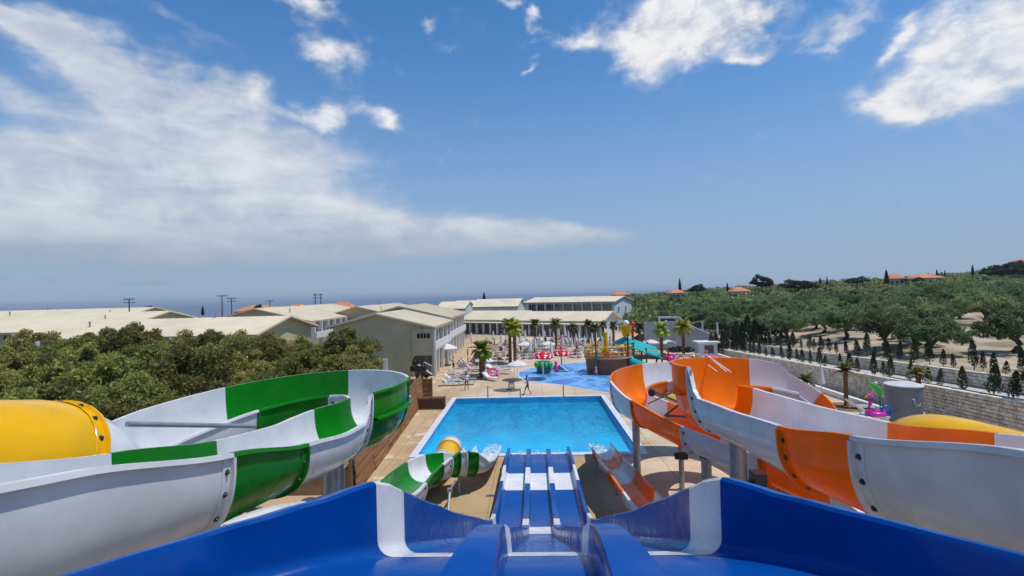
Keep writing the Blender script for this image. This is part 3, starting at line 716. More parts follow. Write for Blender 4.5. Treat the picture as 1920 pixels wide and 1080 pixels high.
def flume(root, pts, bolts=(), step=0.22):
    """pts: (x, y, floor z, left wall, right wall, half width[, colour where a new moulding starts])"""
    marks = [(i, p[6]) for i, p in enumerate(pts) if len(p) > 6]
    S = spline([p[:6] for p in pts], step); F_ = frames(S)
    # sample index of every control point
    idx = []; j = 0
    for p in pts:
        d = [(Vector(q[:3]) - Vector(p[:3])).length_squared for q in S[j:]]
        k = j + min(range(len(d)), key=lambda i: d[i]); idx.append(k); j = k
    ends = [idx[i] for i, _ in marks] + [len(S)-1]
    def ring(i, prof, dt=0.0):
        c, l, u, t = F_[i]; return [c + l*s + u*z + t*dt for s, z in prof]
    for m_, (i0, i1) in enumerate(zip(ends, ends[1:])):
        if i1 <= i0: continue
        key = marks[m_][1]; mb = MB()
        rings = [ring(i, u_loop(S[i][5], S[i][3], S[i][4]), (0.006 if i == i0 else (-0.006 if i == i1 else 0))) for i in range(i0, i1+1)]
        sweep(mb, rings)
        o = mb.build('flume_section', MK[key], root, 50); o['label'] = CN[key] + ' moulded flume section'
        # bolted flange round the outside at the far end of this section
        if i1 < len(S)-1:
            q = S[i1]; fb = MB()
            a = ring(i1, u_outer(q[5], q[3], q[4], T_W+.004, cut=.07), -.20); b = ring(i1, u_outer(q[5], q[3], q[4], T_W+.016, cut=.07), -.19)
            c = ring(i1, u_outer(q[5], q[3], q[4], T_W+.016, cut=.07), -.03); d = ring(i1, u_outer(q[5], q[3], q[4], T_W+.075, cut=.07), -.028)
            e = ring(i1, u_outer(q[5], q[3], q[4], T_W+.075, cut=.07), .03); f = ring(i1, u_outer(q[5], q[3], q[4], T_W+.004, cut=.07), .032)
            sweep(fb, [a, b, c, d, e, f], closed=False, caps=False)
            fl = fb.build('flange', MK[key], root, 40)
            if m_ in bolts or bolts == 'all':
                pr = u_outer(q[5], q[3], q[4], T_W+.018, cut=.07); P3 = ring(i1, pr, -.115)
                acc = 0.0; last = None; cc, l, u, t = F_[i1]
                for k in range(1, len(P3)-1):
                    acc += (P3[k]-P3[k-1]).length
                    if last is None or acc - last >= 0.30:
                        tg = (P3[k+1]-P3[k-1]); nr = t.cross(tg).normalized()
                        if nr.dot(P3[k]-(cc+u*0.6)) < 0: nr = -nr
                        bo = link('bolt', BOLT, fl); place(bo, P3[k], nr); last = acc
    return S, F_, idx
def ledge(root, S, F_, i0, i1, side, h, key):
    mb = MB(); rings = []
    for i in range(i0, i1+1):
        c, l, u, t = F_[i]; hw = S[i][5]+T_W-.01; s = side
        rings.append([c+l*(s*hw)+u*(h-.04), c+l*(s*(hw+.17))+u*(h-.04), c+l*(s*(hw+.17))+u*(h+.02), c+l*(s*hw)+u*(h+.02)])
    sweep(mb, rings, caps=False); return mb.build('ledge', MK[key], root, 40)
def tube(root, pts, bolts=(), n=28, step=0.3):
    marks = [(i, p[4]) for i, p in enumerate(pts) if len(p) > 4]
    S = spline([p[:4] for p in pts], step); F_ = frames(S); idx = []; j = 0
    for p in pts:
        d = [(Vector(q[:3]) - Vector(p[:3])).length_squared for q in S[j:]]; k = j + min(range(len(d)), key=lambda i: d[i]); idx.append(k); j = k
    ends = [idx[i] for i, _ in marks] + [len(S)-1]
    def ring(i, r, dt=0.0):
        c, l, u, t = F_[i]; return [c + l*(r*sin(2*pi*k/n)) + u*(r*cos(2*pi*k/n)) + t*dt for k in range(n)]
    for m_, (i0, i1) in enumerate(zip(ends, ends[1:])):
        if i1 <= i0: continue
        key = marks[m_][1]; mb = MB()
        R_ = [ring(i0, S[i0][3]-.04)] + [ring(i, S[i][3], (.006 if i == i0 else (-.006 if i == i1 else 0))) for i in range(i0, i1+1)] + [ring(i, S[i][3]-.04) for i in range(i1, i0-1, -1)]
        sweep(mb, R_, caps=False)
        o = mb.build('tube_section', MK[key], root, 40); o['label'] = CN[key] + ' moulded tube section'
        if True:
            r = S[i1][3]; fb = MB(); sweep(fb, [ring(i1, r+.002, -.2), ring(i1, r+.012, -.19), ring(i1, r+.012, -.03), ring(i1, r+.07, -.028), ring(i1, r+.07, .03), ring(i1, r-.03, .032)], caps=False)
            fl = fb.build('flange', MK[key], root, 40)
            if m_ in bolts:
                k2 = max(10, int(2*pi*r/.42)); c, l, u, t = F_[i1]
                for k in range(k2):
                    a = 2*pi*k/k2; nr = l*sin(a)+u*cos(a); bo = link('bolt', BOLT, fl); place(bo, c+nr*(r+.013)-t*.115, nr)
    return S, F_
def post(root, x, y, z1, r=.22, z0=0.0, cap=True):
    mb = MB().bar((x, y, z0), (x, y, z1), r, 16); mb.bar((x, y, z0), (x, y, z0+.04), r*1.9, 16)
    if cap: mb.bar((x, y, z1-.05), (x, y, z1), r*1.35, 16)
    o = mb.build('support_post', M_STEEL, root, 40)
    return o
# --- orange and white open spiral on the right
orange = thing('spiral_slide', 'orange and white open spiral water slide on the right, looping down to the pool', 'water slide', (0, 0, 0))
PA = [(5.3, .8, 6.85, 1.45, 1.4, .9, 'W'), (5.3, 3.0, 6.6, 1.42, 1.4, .9), (5.3, 4.5, 6.4, 1.38, 1.38, .9), (5.3, 6.75, 6.0, 1.24, 1.24, .9, 'O'), (5.3, 8.7, 5.74, 1.1, 1.12, .9, 'W'), (5.3, 11.0, 5.58, 1.0, 1.05, .9),
      (5.28, 12.75, 5.43, 1.0, 1.08, .9), (5.22, 13.5, 5.38, 1.78, 1.1, .9, 'O'), (5.12, 14.3, 5.33, 1.78, 1.1, .9), (5.45, 15.25, 5.28, 1.72, 1.1, .9), (6.35, 15.75, 5.22, 1.70, 1.1, .9), (7.3, 15.8, 5.15, 1.70, 1.1, .9, 'W'),
      (8.15, 15.65, 5.06, 1.62, 1.05, .9), (8.4, 15.55, 5.0, .95, .9, .9, 'O'), (8.85, 15.1, 4.5, .6, .6, .82), (9.1, 14.2, 4.02, .58, .58, .8, 'W'), (9.1, 12.9, 3.92, .58, .58, .8, 'O'), (9.0, 11.0, 3.86, .58, .58, .8, 'W'), (8.4, 10.0, 3.82, .6, .6, .78), (7.8, 10.4, 3.78, .65, .65, .78), (7.75, 11.6, 3.72, .8, .75, .8, 'O'),
      (7.15, 14.1, 3.62, .92, .85, .8, 'W'), (5.95, 17.2, 3.56, .98, .9, .8, 'O'), (5.0, 20.7, 3.52, 1.15, .95, .8, 'W'), (4.62, 23.1, 3.48, 1.5, .95, .8, 'O'), (5.3, 25.3, 3.42, 1.65, .98, .8), (6.75, 26.9, 3.36, 1.72, 1.0, .8, 'W'), (8.8, 27.8, 3.28, 1.72, 1.0, .8), (10.6, 27.2, 3.15, 1.3, .9, .8, 'O'),
      (11.7, 25.3, 2.98, .9, .8, .8, 'W'), (12.0, 21.5, 2.75, .85, .7, .75, 'O'), (11.5, 17.0, 2.5, .85, .65, .75, 'W'), (9.9, 13.4, 2.22, .9, .6, .7, 'O'), (6.9, 11.9, 2.02, .8, .6, .7, 'W'), (4.7, 13.0, 1.86, .8, .6, .7), (3.9, 15.4, 1.66, .7, .62, .55),
      (3.78, 17.6, 1.42, .62, .62, .52, 'O'), (3.76, 20.8, 1.02, .6, .6, .52, 'W'), (3.75, 23.6, .62, .56, .56, .53, 'O'), (3.76, 25.7, .36, .54, .54, .54, 'W'), (3.78, 27.6, .12, .52, .52, .55)]
S, F_, IX = flume(orange, PA, bolts=(0, 1, 2, 3, 4, 5, 10, 11, 12, 13))
ledge(orange, S, F_, IX[7]+1, IX[11]-1, 1, 1.0, 'O')
for x, y, z in ((5.35, 12.9, 5.36), (5.95, 16.95, 3.45), (5.3, 7.6, 6.0), (9.05, 11.8, 3.8), (4.75, 22.5, 3.4), (8.9, 27.8, 3.2), (12.0, 21.4, 2.7), (8.0, 15.6, 5.0)): post(orange, x, y, z, .21 if z > 4 else .17)
post(orange, 3.78, 18.4, 1.28, .05); post(orange, 3.75, 22.2, .78, .05)
br = MB().bar((5.55, 12.9, 4.0), (6.6, 13.2, 3.45), .07, 8).box(5.2, 12.6, 4.0, 5.95, 13.2, 4.14).box(5.7, 12.7, 4.14, 6.0, 13.1, 4.45); br.build('bracket', M_DARK, orange)
MB().path([D(1268, 850, 17.6), D(1270, 860, 17.6)], .09).box(5.15, 17.3, 3.25, 5.45, 17.6, 3.42).build('bracket', M_DARK, orange)
for a, b, r in ((D(1222, 733, 21.5), D(1345, 785, 15.8), .05), (D(1216, 757, 21.0), D(1300, 716, 16.6), .035), (D(1236, 742, 20), D(1300, 709, 16.4), .035), (D(1247, 779, 18), D(1290, 745, 16.4), .035), (D(1247, 779, 18), D(1330, 784, 15.5), .045)):
    MB().bar(a, b, r, 8).build('brace', M_DARK, orange)
c = D(1222, 735, 21.5); MB().bar(c+Vector((-.05, -.2, 0)), c+Vector((.05, .2, 0)), .16, 12).build('bracket', M_DARK, orange)
for a, b in ((D(1322, 664, 16.8), D(1371, 698, 15.3)), (D(1329, 669, 16.6), D(1362, 697, 15.4)), (D(1327, 684, 16.4), D(1345, 697, 15.6))):
    MB().bar(a, b, .018, 8).build('tie_rod', M_WPAINT, orange)
# --- green and white open spiral on the left
green = thing('spiral_slide', 'green and white open spiral water slide on the left, its outlet at the pool', 'water slide', (0, 0, 0))
PG = [(-5.5, .8, 6.75, 1.45, 1.45, .9, 'W'), (-5.5, 3.0, 6.52, 1.42, 1.42, .9), (-5.5, 4.6, 6.28, 1.38, 1.38, .9), (-5.5, 7.15, 5.76, 1.26, 1.24, .9, 'G'), (-5.5, 9.6, 5.38, 1.08, 1.0, .9, 'W'), (-5.5, 11.6, 5.02, 1.15, .98, .9),
      (-5.5, 12.95, 4.88, 1.2, 1.0, .9), (-5.45, 13.7, 4.84, 1.2, 1.76, .9, 'G'), (-5.1, 14.8, 4.81, 1.2, 1.76, .9), (-5.1, 16.0, 4.78, 1.2, 1.76, .9, 'W'), (-5.85, 17.1, 4.75, 1.2, 1.76, .9), (-7.0, 17.45, 4.72, 1.2, 1.76, .9, 'G'), (-8.4, 17.0, 4.66, 1.2, 1.76, .9),
      (-9.55, 15.6, 4.58, 1.2, 1.76, .9, 'W'), (-10.25, 13.6, 4.48, 1.15, 1.74, .9), (-10.45, 11.5, 4.36, 1.1, 1.6, .9, 'G'), (-10.0, 9.2, 4.2, 1.0, 1.2, .9, 'W'), (-8.7, 7.6, 4.0, .8, .9, .85), (-7.0, 7.4, 3.8, .7, .8, .8, 'G'), (-5.85, 8.9, 3.55, .7, .8, .8), (-5.5, 11.6, 3.15, .75, .8, .8, 'W'),
      (-5.1, 14.0, 2.45, .8, .8, .8), (-4.75, 15.8, 2.05, .8, .8, .8), (-4.72, 17.2, 1.80, .8, .8, .8, 'G'), (-4.78, 19.2, 1.46, .82, .82, .8), (-4.68, 20.7, 1.24, .85, .84, .78, 'W'), (-4.3, 21.8, 1.08, .85, 1.0, .76, 'G'), (-3.8, 22.4, .96, .8, 1.22, .72, 'W'), (-3.4, 22.68, .88, .72, 1.28, .70, 'G'),
      (-3.05, 22.9, .80, .62, 1.15, .68, 'W'), (-2.78, 23.3, .72, .56, .6, .66), (-2.64, 24.0, .60, .54, .54, .66), (-2.58, 25.6, .34, .54, .54, .66), (-2.55, 27.6, .06, .54, .54, .66)]
S, F_, IX = flume(green, PG, bolts=(0, 1, 2, 3, 4, 9, 10, 11, 12, 13))
ledge(green, S, F_, IX[7]+1, IX[9]-1, -1, 1.0, 'G'); ledge(green, S, F_, IX[9]+1, IX[11]-1, -1, 1.0, 'W')
for x, y, z in ((-5.5, 13.0, 4.8), (-5.5, 7.8, 5.8), (-7.1, 17.4, 4.65), (-10.3, 12.5, 4.35)): post(green, x, y, z, .21)
post(green, -2.55, 24.6, .5, .05); post(green, -3.5, 22.5, .86, .06); post(green, -4.6, 17.8, 1.6, .1)
MB().path([(-2.2, 22.2, .05), (-1.55, 22.2, .05), (-1.5, 22.2, .12), (-1.5, 22.2, 1.3)], .05).build('pipe', M_STEEL, green, 40)
MB().bar((-3.6, 20.6, .9), (-3.5, 19.0, .05), .06).bar((-3.6, 20.6, .95), (-3.5, 21.6, .95), .05).box(-3.7, 20.5, .85, -3.5, 20.7, 1.02).build('bracket', M_STEEL, green)
a, b = D(238, 795, 9.4), D(478, 799, 12.6); MB().bar(a, b, .055, 12).build('support_arm', M_STEEL, green, 40)
# --- yellow tubes
tl = thing('tube_slide', 'yellow and white enclosed tube slide on the far left beside the green spiral', 'water slide', (0, 0, 0))
tube(tl, [(-8.55, .8, 7.35, 1.15, 'Y'), (-8.5, 4.0, 7.1, 1.15), (-8.46, 6.6, 6.82, 1.15), (-8.45, 7.95, 6.48, 1.15, 'W'), (-8.43, 8.6, 5.95, 1.1), (-8.4, 9.15, 5.2, 1.05), (-8.35, 9.8, 4.2, 1.0), (-8.3, 10.7, 3.3, .95), (-8.2, 12.2, 2.7, .85, 'W'), (-8.1, 14.6, 2.2, .75), (-8.0, 17.2, 1.45, .62, 'W'), (-7.2, 19.4, .98, .6), (-5.8, 21.4, .78, .6, 'W'), (-5.0, 22.9, .76, .6, 'W'), (-4.62, 24.5, .74, .6, 'Y'), (-4.62, 26.4, .68, .6, 'W'), (-4.68, 27.4, .6, .6)], bolts=(0,))
for x, y, z in ((-8.45, 6.5, 5.6), (-8.1, 13.8, 1.9), (-4.4, 25.0, .2)): post(tl, x, y, z, .12)
tr_ = thing('tube_slide', 'white and yellow enclosed tube slide on the right behind the orange spiral', 'water slide', (0, 0, 0))
tube(tr_, [(9.4, .8, 6.6, .9, 'W'), (9.3, 4.0, 6.2, .9), (9.15, 8.2, 5.55, .85), (9.1, 9.1, 5.60, .84, 'Y'), (8.95, 10.2, 5.60, .84), (8.95, 11.2, 5.52, .82), (9.4, 12.2, 5.15, .76), (10.2, 13.4, 4.4, .74, 'W'), (10.7, 15.6, 4.08, .74), (9.9, 18.2, 4.02, .78, 'Y'), (8.2, 19.6, 4.0, .8), (6.9, 20.7, 3.95, .8), (6.72, 22.4, 3.75, .8), (7.6, 23.8, 3.4, .78), (9.0, 23.9, 3.0, .76), (9.9, 22.5, 2.6, .75), (9.9, 20.5, 2.2, .75, 'W'), (9.2, 18.5, 1.8, .75)], bolts=(0, 1))
for x, y, z in ((9.2, 6.5, 4.95), (10.7, 15.6, 3.3), (6.8, 22.6, 2.95), (9.9, 20.5, 1.4)): post(tr_, x, y, z, .12)
# --- blue three-lane slide straight ahead
blue = thing('multi_lane_slide', 'wide blue and white three-lane slide running straight down into the pool', 'water slide', (0, 0, 0))
XC = .25
# d, floor, top of walls, half width
BP = [(2.0, 6.9, 7.39, 3.9, 'B'), (2.7, 6.9, 7.39, 3.75), (3.25, 6.9, 7.39, 3.35), (3.7, 6.9, 7.40, 2.85), (4.15, 6.87, 7.39, 2.4), (4.5, 6.79, 7.38, 2.05), (4.9, 6.64, 7.38, 1.73, 'W'), (5.35, 6.43, 7.18, 1.70), (5.8, 6.2, 6.93, 1.70, 'B'), (7.5, 5.38, 6.03, 1.69), (9.5, 4.42, 4.98, 1.68, 'B'), (12.6, 2.9, 3.45, 1.66), (15.0, 1.74, 2.25, 1.65),
      (16.4, 1.14, 1.62, 1.65, 'W'), (17.6, .80, 1.26, 1.64, 'B'), (19.4, .56, .98, 1.63), (21.6, .50, .90, 1.62, 'W'), (23.7, .46, .85, 1.61, 'B'), (25.5, .36, .74, 1.6), (27.5, .12, .48, 1.6)]
S = spline([(.08+.008*p[0], p[0], p[1], p[2]-p[1], p[3]) for p in BP], .18)
marks = [(p[0], p[4]) for p in BP if len(p) > 4]; bd = [m_[0] for m_ in marks] + [27.5]
def lane_prof(h, hw):
    f = .16; pr = [(-hw-.16, h-.02), (-hw-.13, h+.02), (-hw-.03, h+.03), (-hw, h)]
    for k in range(0, 6):
        a = pi/2*k/5; pr.append((-hw+f-f*cos(a), f-f*sin(a)) if True else None)
    pr2 = [(-x, z) for x, z in pr[::-1]]
    inner = pr + pr2
    outer = [(hw+.16, h-.10), (hw+.05, h-.11), (hw+.05, .1), (hw-.15, -.06), (-hw+.15, -.06), (-hw-.05, .1), (-hw-.05, h-.11), (-hw-.16, h-.10)]
    return inner + outer
for (d0, key), d1 in zip(marks, bd[1:]):
    q = [s for s in S if d0-1e-3 <= s[1] <= d1+.12]; mb = MB()
    rings = []
    for k, s in enumerate(q): rings.append([Vector((s[0]+x, s[1]+(.005 if k == 0 else 0), s[2]+z)) for x, z in lane_prof(s[3], s[4])])
    rings[-1] = [Vector((p.x, min(p.y, d1-.002), p.z)) for p in rings[-1]]
    sweep(mb, rings, caps=False)
    mb.v = mb.v
    o = mb.build('slide_section', MK[key], blue, 35); o['label'] = CN[key] + ' three-lane slide section'
    # lane dividers of this section
    for side in (-1, 1):
        dm = MB(); rr = []
        for s in q:
            t = sstep(4.6, 3.3, s[1]); hwid = .115*(1-t) + .20*t + .01*sstep(5.6, 4.4, s[1]); xc = s[0] + side*(.55+.09*t); hh = .30 + .04*sstep(6.0, 4.0, s[1])
            rr.append([Vector((xc+a*hwid, min(max(s[1], d0+.006), d1-.004), s[2]+z*hh)) for a, z in ((-1.25, -.1), (-1.12, .55), (-1.0, .95), (-.93, 1.0), (.93, 1.0), (1.0, .95), (1.12, .55), (1.25, -.1))])
        sweep(dm, rr, caps=False)
        n8 = 8; dm.face(tuple(range(n8))[::-1]); dm.face(tuple(range((len(rr)-1)*n8, len(rr)*n8)))
        dm.build('lane_divider', MK[key], blue, 35)
for y, z in ((3.2, 6.9), (8.5, 4.8), (13, 2.6)):
    for sx_ in (-1.3, 1.3): post(blue, XC+sx_, y, z-.1, .11)
# tower platform that the slides start from
tw = thing('slide_tower', 'steel slide tower platform under the top of the blue lanes', 'tower', (0, 0, 0))
MB().box(-4.2, -5.0, 6.7, 4.0, 1.9, 6.85).build('deck', M_STEEL, tw)
for x in (-4, 0, 3.8):
    for y in (-4.8, 1.6): post(tw, x, y, 6.7, .15)
# splashing water at the outlets
m = bpy.data.materials.new('foam'); n = N(NT(m)); b = n.add('ShaderNodeBsdfPrincipled'); b.inputs['Base Color'].default_value = (.8, .85, .88, 1); b.inputs['Roughness'].default_value = .4
t = n.add('ShaderNodeBsdfTransparent'); mx = n.add('ShaderNodeMixShader')
n.put(mx.inputs[0], n.ramp(n.noise(n.pos(), 5, 5, .7, .6), .44, .62)); n.nt.links.new(t.outputs[0], mx.inputs[1]); n.nt.links.new(b.outputs[0], mx.inputs[2]); n.out(mx.outputs[0])
M_FOAM = m
def splash(x, y, L, w, cnt, dx=0.0):
    rg = random.Random(int(x*100)); mb = MB()
    k = 22; ring = [(x+dx*.5+cos(2*pi*i/k)*w*rg.uniform(.7, 1.15), y+L*.45+sin(2*pi*i/k)*L*.6*rg.uniform(.75, 1.2), -.052) for i in range(k)]
    mb.add([(x+dx*.5, y+L*.45, -.02)]+ring, [(0, i+1, (i+1) % k+1) for i in range(k)])
    for i in range(cnt):
        u = rg.random(); px = x+dx*u+rg.gauss(0, w*.4); py = y+u*L; pz = -.03+max(0, rg.gauss(.16, .14))*(1-u*.6); r = rg.uniform(.012, .045)
        mb.ball((px, py, pz), r*1.6, r*1.6, r, 5, 3)
    return tag(mb.build('splash_foam', M_FOAM), kind='stuff')
splash(-2.6, 27.4, 2.2, .6, 160, .3); splash(3.8, 27.4, 1.9, .55, 130); splash(-4.55, 27.9, 1.6, .5, 90)
for k in (-1, 0, 1): splash(XC+k*1.07, 27.3, .7, .38, 60)
# ------------------------------------------------------------------ trees and plants
def leaf(mb, c, d, nrm, L, w):
    """one folded leaf spray: a pointed quad"""
    s = d.cross(nrm).normalized()*w*.5
    o = len(mb.v); a = c - d*L*.5; b = c + d*L*.5
    mb.v += [tuple(a), tuple(c+s-d*L*.05), tuple(b), tuple(c-s-d*L*.05)]; mb.face((o, o+1, o+2, o+3))
def rdir(rg): 
    z = rg.uniform(-1, 1); a = rg.uniform(0, 2*pi); r = sqrt(1-z*z); return Vector((r*cos(a), r*sin(a), z))
def crown_mesh(name, seed, R_, Hh, clumps, per, L, w, mt, droop=.2, hollow=.55, cr=(.16, .30)):
    """clumps of leaves spread through an uneven squashed crown; base of crown at z=0, top about Hh"""
    rg = random.Random(seed); mb = MB(); cs = []
    lobes = [(rdir(rg), rg.uniform(.72, 1.15)) for _ in range(7)]
    for i in range(clumps):
        d = rdir(rg)
        if d.z < -.55: d.z *= .4; d.normalize()
        k = max(0.55, min(1.12, max(l*max(0, d.dot(v))**1.5 for v, l in lobes)+.25))
        r = k*rg.uniform(hollow, 1)**.6
        cs.append((Vector((d.x*R_*r, d.y*R_*r, Hh*.48 + d.z*Hh*.5*r)), rg.uniform(*cr)*R_))
    for c, rad in cs:
        for j in range(per):
            q = rdir(rg)*rad*rg.random()**.45; q.z *= .75
            d = (rdir(rg) + q.normalized()*.9 + Vector((0, 0, -droop+.25))).normalized()
            leaf(mb, c+q, d, (rdir(rg)+Vector((0, 0, .9))).normalized(), L*rg.uniform(.7, 1.3), w*rg.uniform(.7, 1.3))
    return mb.mesh(name, mt)
def trunk_mesh(name, seed, h, r, R_, Hh, limbs, mt=None, twist=.5):
    rg = random.Random(seed); mb = MB()
    x = y = 0; pts = []
    for i in range(6):
        t = i/5; pts.append((x, y, h*t)); x += rg.uniform(-1, 1)*twist*h*.12; y += rg.uniform(-1, 1)*twist*h*.12
    mb.path(pts, [r*(1.35 if i == 0 else 1-.09*i) for i in range(6)], 9); top = Vector(pts[-1])
    for k in range(limbs):
        a = 2*pi*k/limbs+rg.uniform(-.4, .4); q = top.copy(); st = [q-Vector((0, 0, .12*h))]
        e = top + Vector((cos(a)*R_*.62, sin(a)*R_*.62, Hh*rg.uniform(.25, .6)))
        for j in range(1, 5):
            t = j/4; p = top.lerp(e, t) + Vector((rg.uniform(-.1, .1), rg.uniform(-.1, .1), Hh*.10*sin(pi*t)))*R_*.3; st.append(p)
        mb.path(st, [r*.55, r*.42, r*.32, r*.22, r*.09], 6)
        for b in range(2):
            a2 = a+rg.uniform(-.9, .9); e2 = st[3]+Vector((cos(a2)*R_*.35, sin(a2)*R_*.35, Hh*.25)); mb.path([st[2+b], e2], [r*.2, r*.05], 5)
    return mb.mesh(name, mt or M_TRUNK, 60)
def protos(label, name, cat, group, specs):
    out = []
    for sp_ in specs:
        r = thing(name, label, cat, (0, -60, 0), 0, group); tm, cm, zc = sp_
        link('trunk', tm, r); c = link('crown', cm, r); c.location = (0, 0, zc); out.append(r)
    return out
class Planter:
    """first use moves the prototype itself, later uses copy it"""
    def __init__(s, pr): s.p = pr; s.used = [False]*len(pr); s.lab = pr[0]['label']; s.grp = pr[0].get('group')
    def put(s, i, loc, rz, sc, label=None, group=None):
        i %= len(s.p)
        if not s.used[i]: s.used[i] = True; o = s.p[i]; o.location = loc; o.rotation_euler = (0, 0, rz); o.scale = (sc if isinstance(sc, tuple) else (sc,)*3)
        else: o = copy_tree(s.p[i], loc, rz, None, sc)
        o['label'] = label or s.lab
        g_ = group or (s.grp if not label else None)
        if g_: o['group'] = g_
        elif 'group' in o: del o['group']
        return o
rg = random.Random(11)
# dense sunny grove on the left
spec = []
for k in range(3):
    spec.append((trunk_mesh('trunk', 30+k, 1.7, .22, 2.9, 3.6, 5), crown_mesh('crown', 40+k, 2.9, 4.4, 95, 210, .27, .095, L_OLIVE, hollow=.45, cr=(.12, .23)), 1.35))
gl_ = Planter(protos('sunlit yellow-green olive tree in the dense grove left of the green slide', 'olive_tree', 'tree', 'olive trees of the left grove', spec))
grove = []
prof = [(-60, 618), (40, 622), (140, 618), (250, 606), (330, 602), (420, 622), (500, 622), (570, 612), (640, 612), (700, 604)]
def toppix(px):
    for (a, ya), (b, yb) in zip(prof, prof[1:]):
        if a <= px <= b: return ya+(yb-ya)*(px-a)/(b-a)
    return 615
i = 0
for row, (y, off) in enumerate(((19.5, 0), (23.5, 2.0), (28, .5), (33, 2.5), (38.5, 1), (44.5, 2.4))):
    x = -10.5 - off - max(0, 26-y)*.45 - (2.6 if 30 < y < 46 else 0) - (1.6 if y > 36 else 0)
    while x > -1.12*y - 4:
        xx = x+rg.uniform(-.8, .8); yy = y+rg.uniform(-1, 1)
        # height from the outline of the grove against the roofs
        v = R3.transposed() @ (Vector((xx, yy, 6)) - Vector((0, 0, CH))); px = 960+FPX*v.x/-v.z
        H = D(px, toppix(px), yy).z
        if row < 5: H = min(H-.25*(5-row)*.5, 6.6+rg.uniform(-.8, .1)) - (1.2 if row == 0 else 0.5 if row == 1 else 0)
        H = max(3.6, min(H, 7.2)); s = H/5.75
        gl_.put(i, (xx, yy, 0), rg.uniform(0, 6.28), (max(.85, s*.95), max(.85, s*.95), s), ('sunlit yellow-green olive tree at the front of the left grove, close behind the green slide', 'yellow-green olive tree in the middle of the dense left grove', 'yellow-green olive tree at the back of the left grove, under the cream roofs')[row//2], 'olive trees of the left grove'); i += 1
        x -= rg.uniform(3.6, 4.6)
# orchard on the right: grey-green olives with bare trunks
spec = []
for k in range(3):
    spec.append((trunk_mesh('trunk', 50+k, 1.15, .28, 2.7, 2.9, 5, twist=1.1), crown_mesh('crown', 60+k, 2.75, 2.7, 70, 105, .30, .11, L_GREY, hollow=.35, cr=(.13, .25)), 1.0))
go = Planter(protos('grey-green olive tree with dark forked trunk in the orchard above the terraces', 'olive_tree', 'tree', 'olive trees of the orchard on the right', spec))
special = {}
spots = []
for px, py in ((1912, 664), (1724, 649), (1664, 658), (1640, 656)):
    pass
def at_ground(px, py):
    p_ = G(px, py, 3.0)
    for _ in range(8): p_ = G(px, py, ground(p_.x, p_.y))
    return p_
for (px, py, s, lab) in ((1905, 662, 1.05, 'big olive tree at the right edge, standing over bare sandy ground'), (1722, 648, 1.0, 'olive tree with thick dark trunk right of the leaning one in the orchard'),
                         (1662, 656, 1.0, 'olive tree with a bent leaning trunk behind the upper stone wall')):
    q = at_ground(px, py); spots.append(q); go.put(len(spots), q, rg.uniform(0, 6), s, lab)
cnt = 0
for row in range(13):
    y = 39 + row*5.4 + row*row*.08
    x = 24 + row*.1 + rg.uniform(0, 3) + (8 if y < 52 else 0) + (6 if 75 < y < 100 else 0)
    while x < 1.10*y + 12 and x < 210:
        p_ = Vector((x+rg.uniform(-1.5, 1.5), y+rg.uniform(-1.8, 1.8), 0)); p_.z = ground(p_.x, p_.y)-.05
        v = R3.transposed() @ (p_ - Vector((0, 0, CH))); px = 960+FPX*v.x/-v.z
        ok = all((p_-q).length > 3.7 for q in spots) and p_.x > 30.5 - (6 if y > 100 else 0) and not (y < 56 and px > 1745) and not (1195 < px < 1330 and y < 95)
        if ok:
            spots.append(p_); go.put(rg.randrange(3), p_, rg.uniform(0, 6.28), rg.uniform(.72, 1.08), ('grey-green olive tree with dark forked trunk in the front rows above the stone walls' if y < 60 else 'grey-green olive tree half hidden in the middle of the orchard' if y < 85 else 'small grey-green olive crown far up the orchard below the ridge'), 'olive trees of the orchard on the right'); cnt += 1
        x += rg.uniform(4.0, 6.2)
# far hillside woodland as one mass
mb = MB(); rg2 = random.Random(5)
def clump(mb, c, r, h, nl, L):
    for j in range(nl):
        d = rdir(rg2)
        if d.z < -.2: d.z = -d.z
        q = Vector((d.x*r, d.y*r, d.z*h))*rg2.uniform(.72, 1.05)
        leaf(mb, c+q, (rdir(rg2)+d*.4).normalized(), (d+rdir(rg2)*.6).normalized(), L*rg2.uniform(.6, 1.4), L*rg2.uniform(.4, .7))
for i in range(2000):
    y = 108 + 200*rg2.random()**1.2; x = rg2.uniform(.02*y+22+max(0, y-170)*.05, 1.18*y)
    k_ = sstep(100, 160, y); r = rg2.uniform(1.3, 3.2); h = rg2.uniform(1.4, 2.6)
    mb.cur = 0 if rg2.random() < .6 else (1 if rg2.random() < .6 else 2)
    clump(mb, Vector((x, y, ground(x, y)+h*.25)), r, h, 62, .95)
tag(mb.build('hillside_woodland', [L_SCRUB, L_GREY, L_DARK]), 'dense green scrub and olive woodland covering the far hillside', kind='stuff')
# distant coastal greenery beyond the roofs on the left
mb = MB()
for i in range(260):
    y = rg2.uniform(150, 260); x = rg2.uniform(-1.0*y, -.02*y+10)
    if x > -20 and y < 200: continue
    z = ground(x, y); r = rg2.uniform(1.5, 3.5); mb.cur = 0 if rg2.random() < .5 else 1
    clump(mb, Vector((x, y, z)), r, rg2.uniform(2, 4.5), 40, 1.1)
tag(mb.build('coastal_woodland', [L_SCRUB, L_DARK]), 'strip of dark trees between the cream roofs and the sea', kind='stuff')
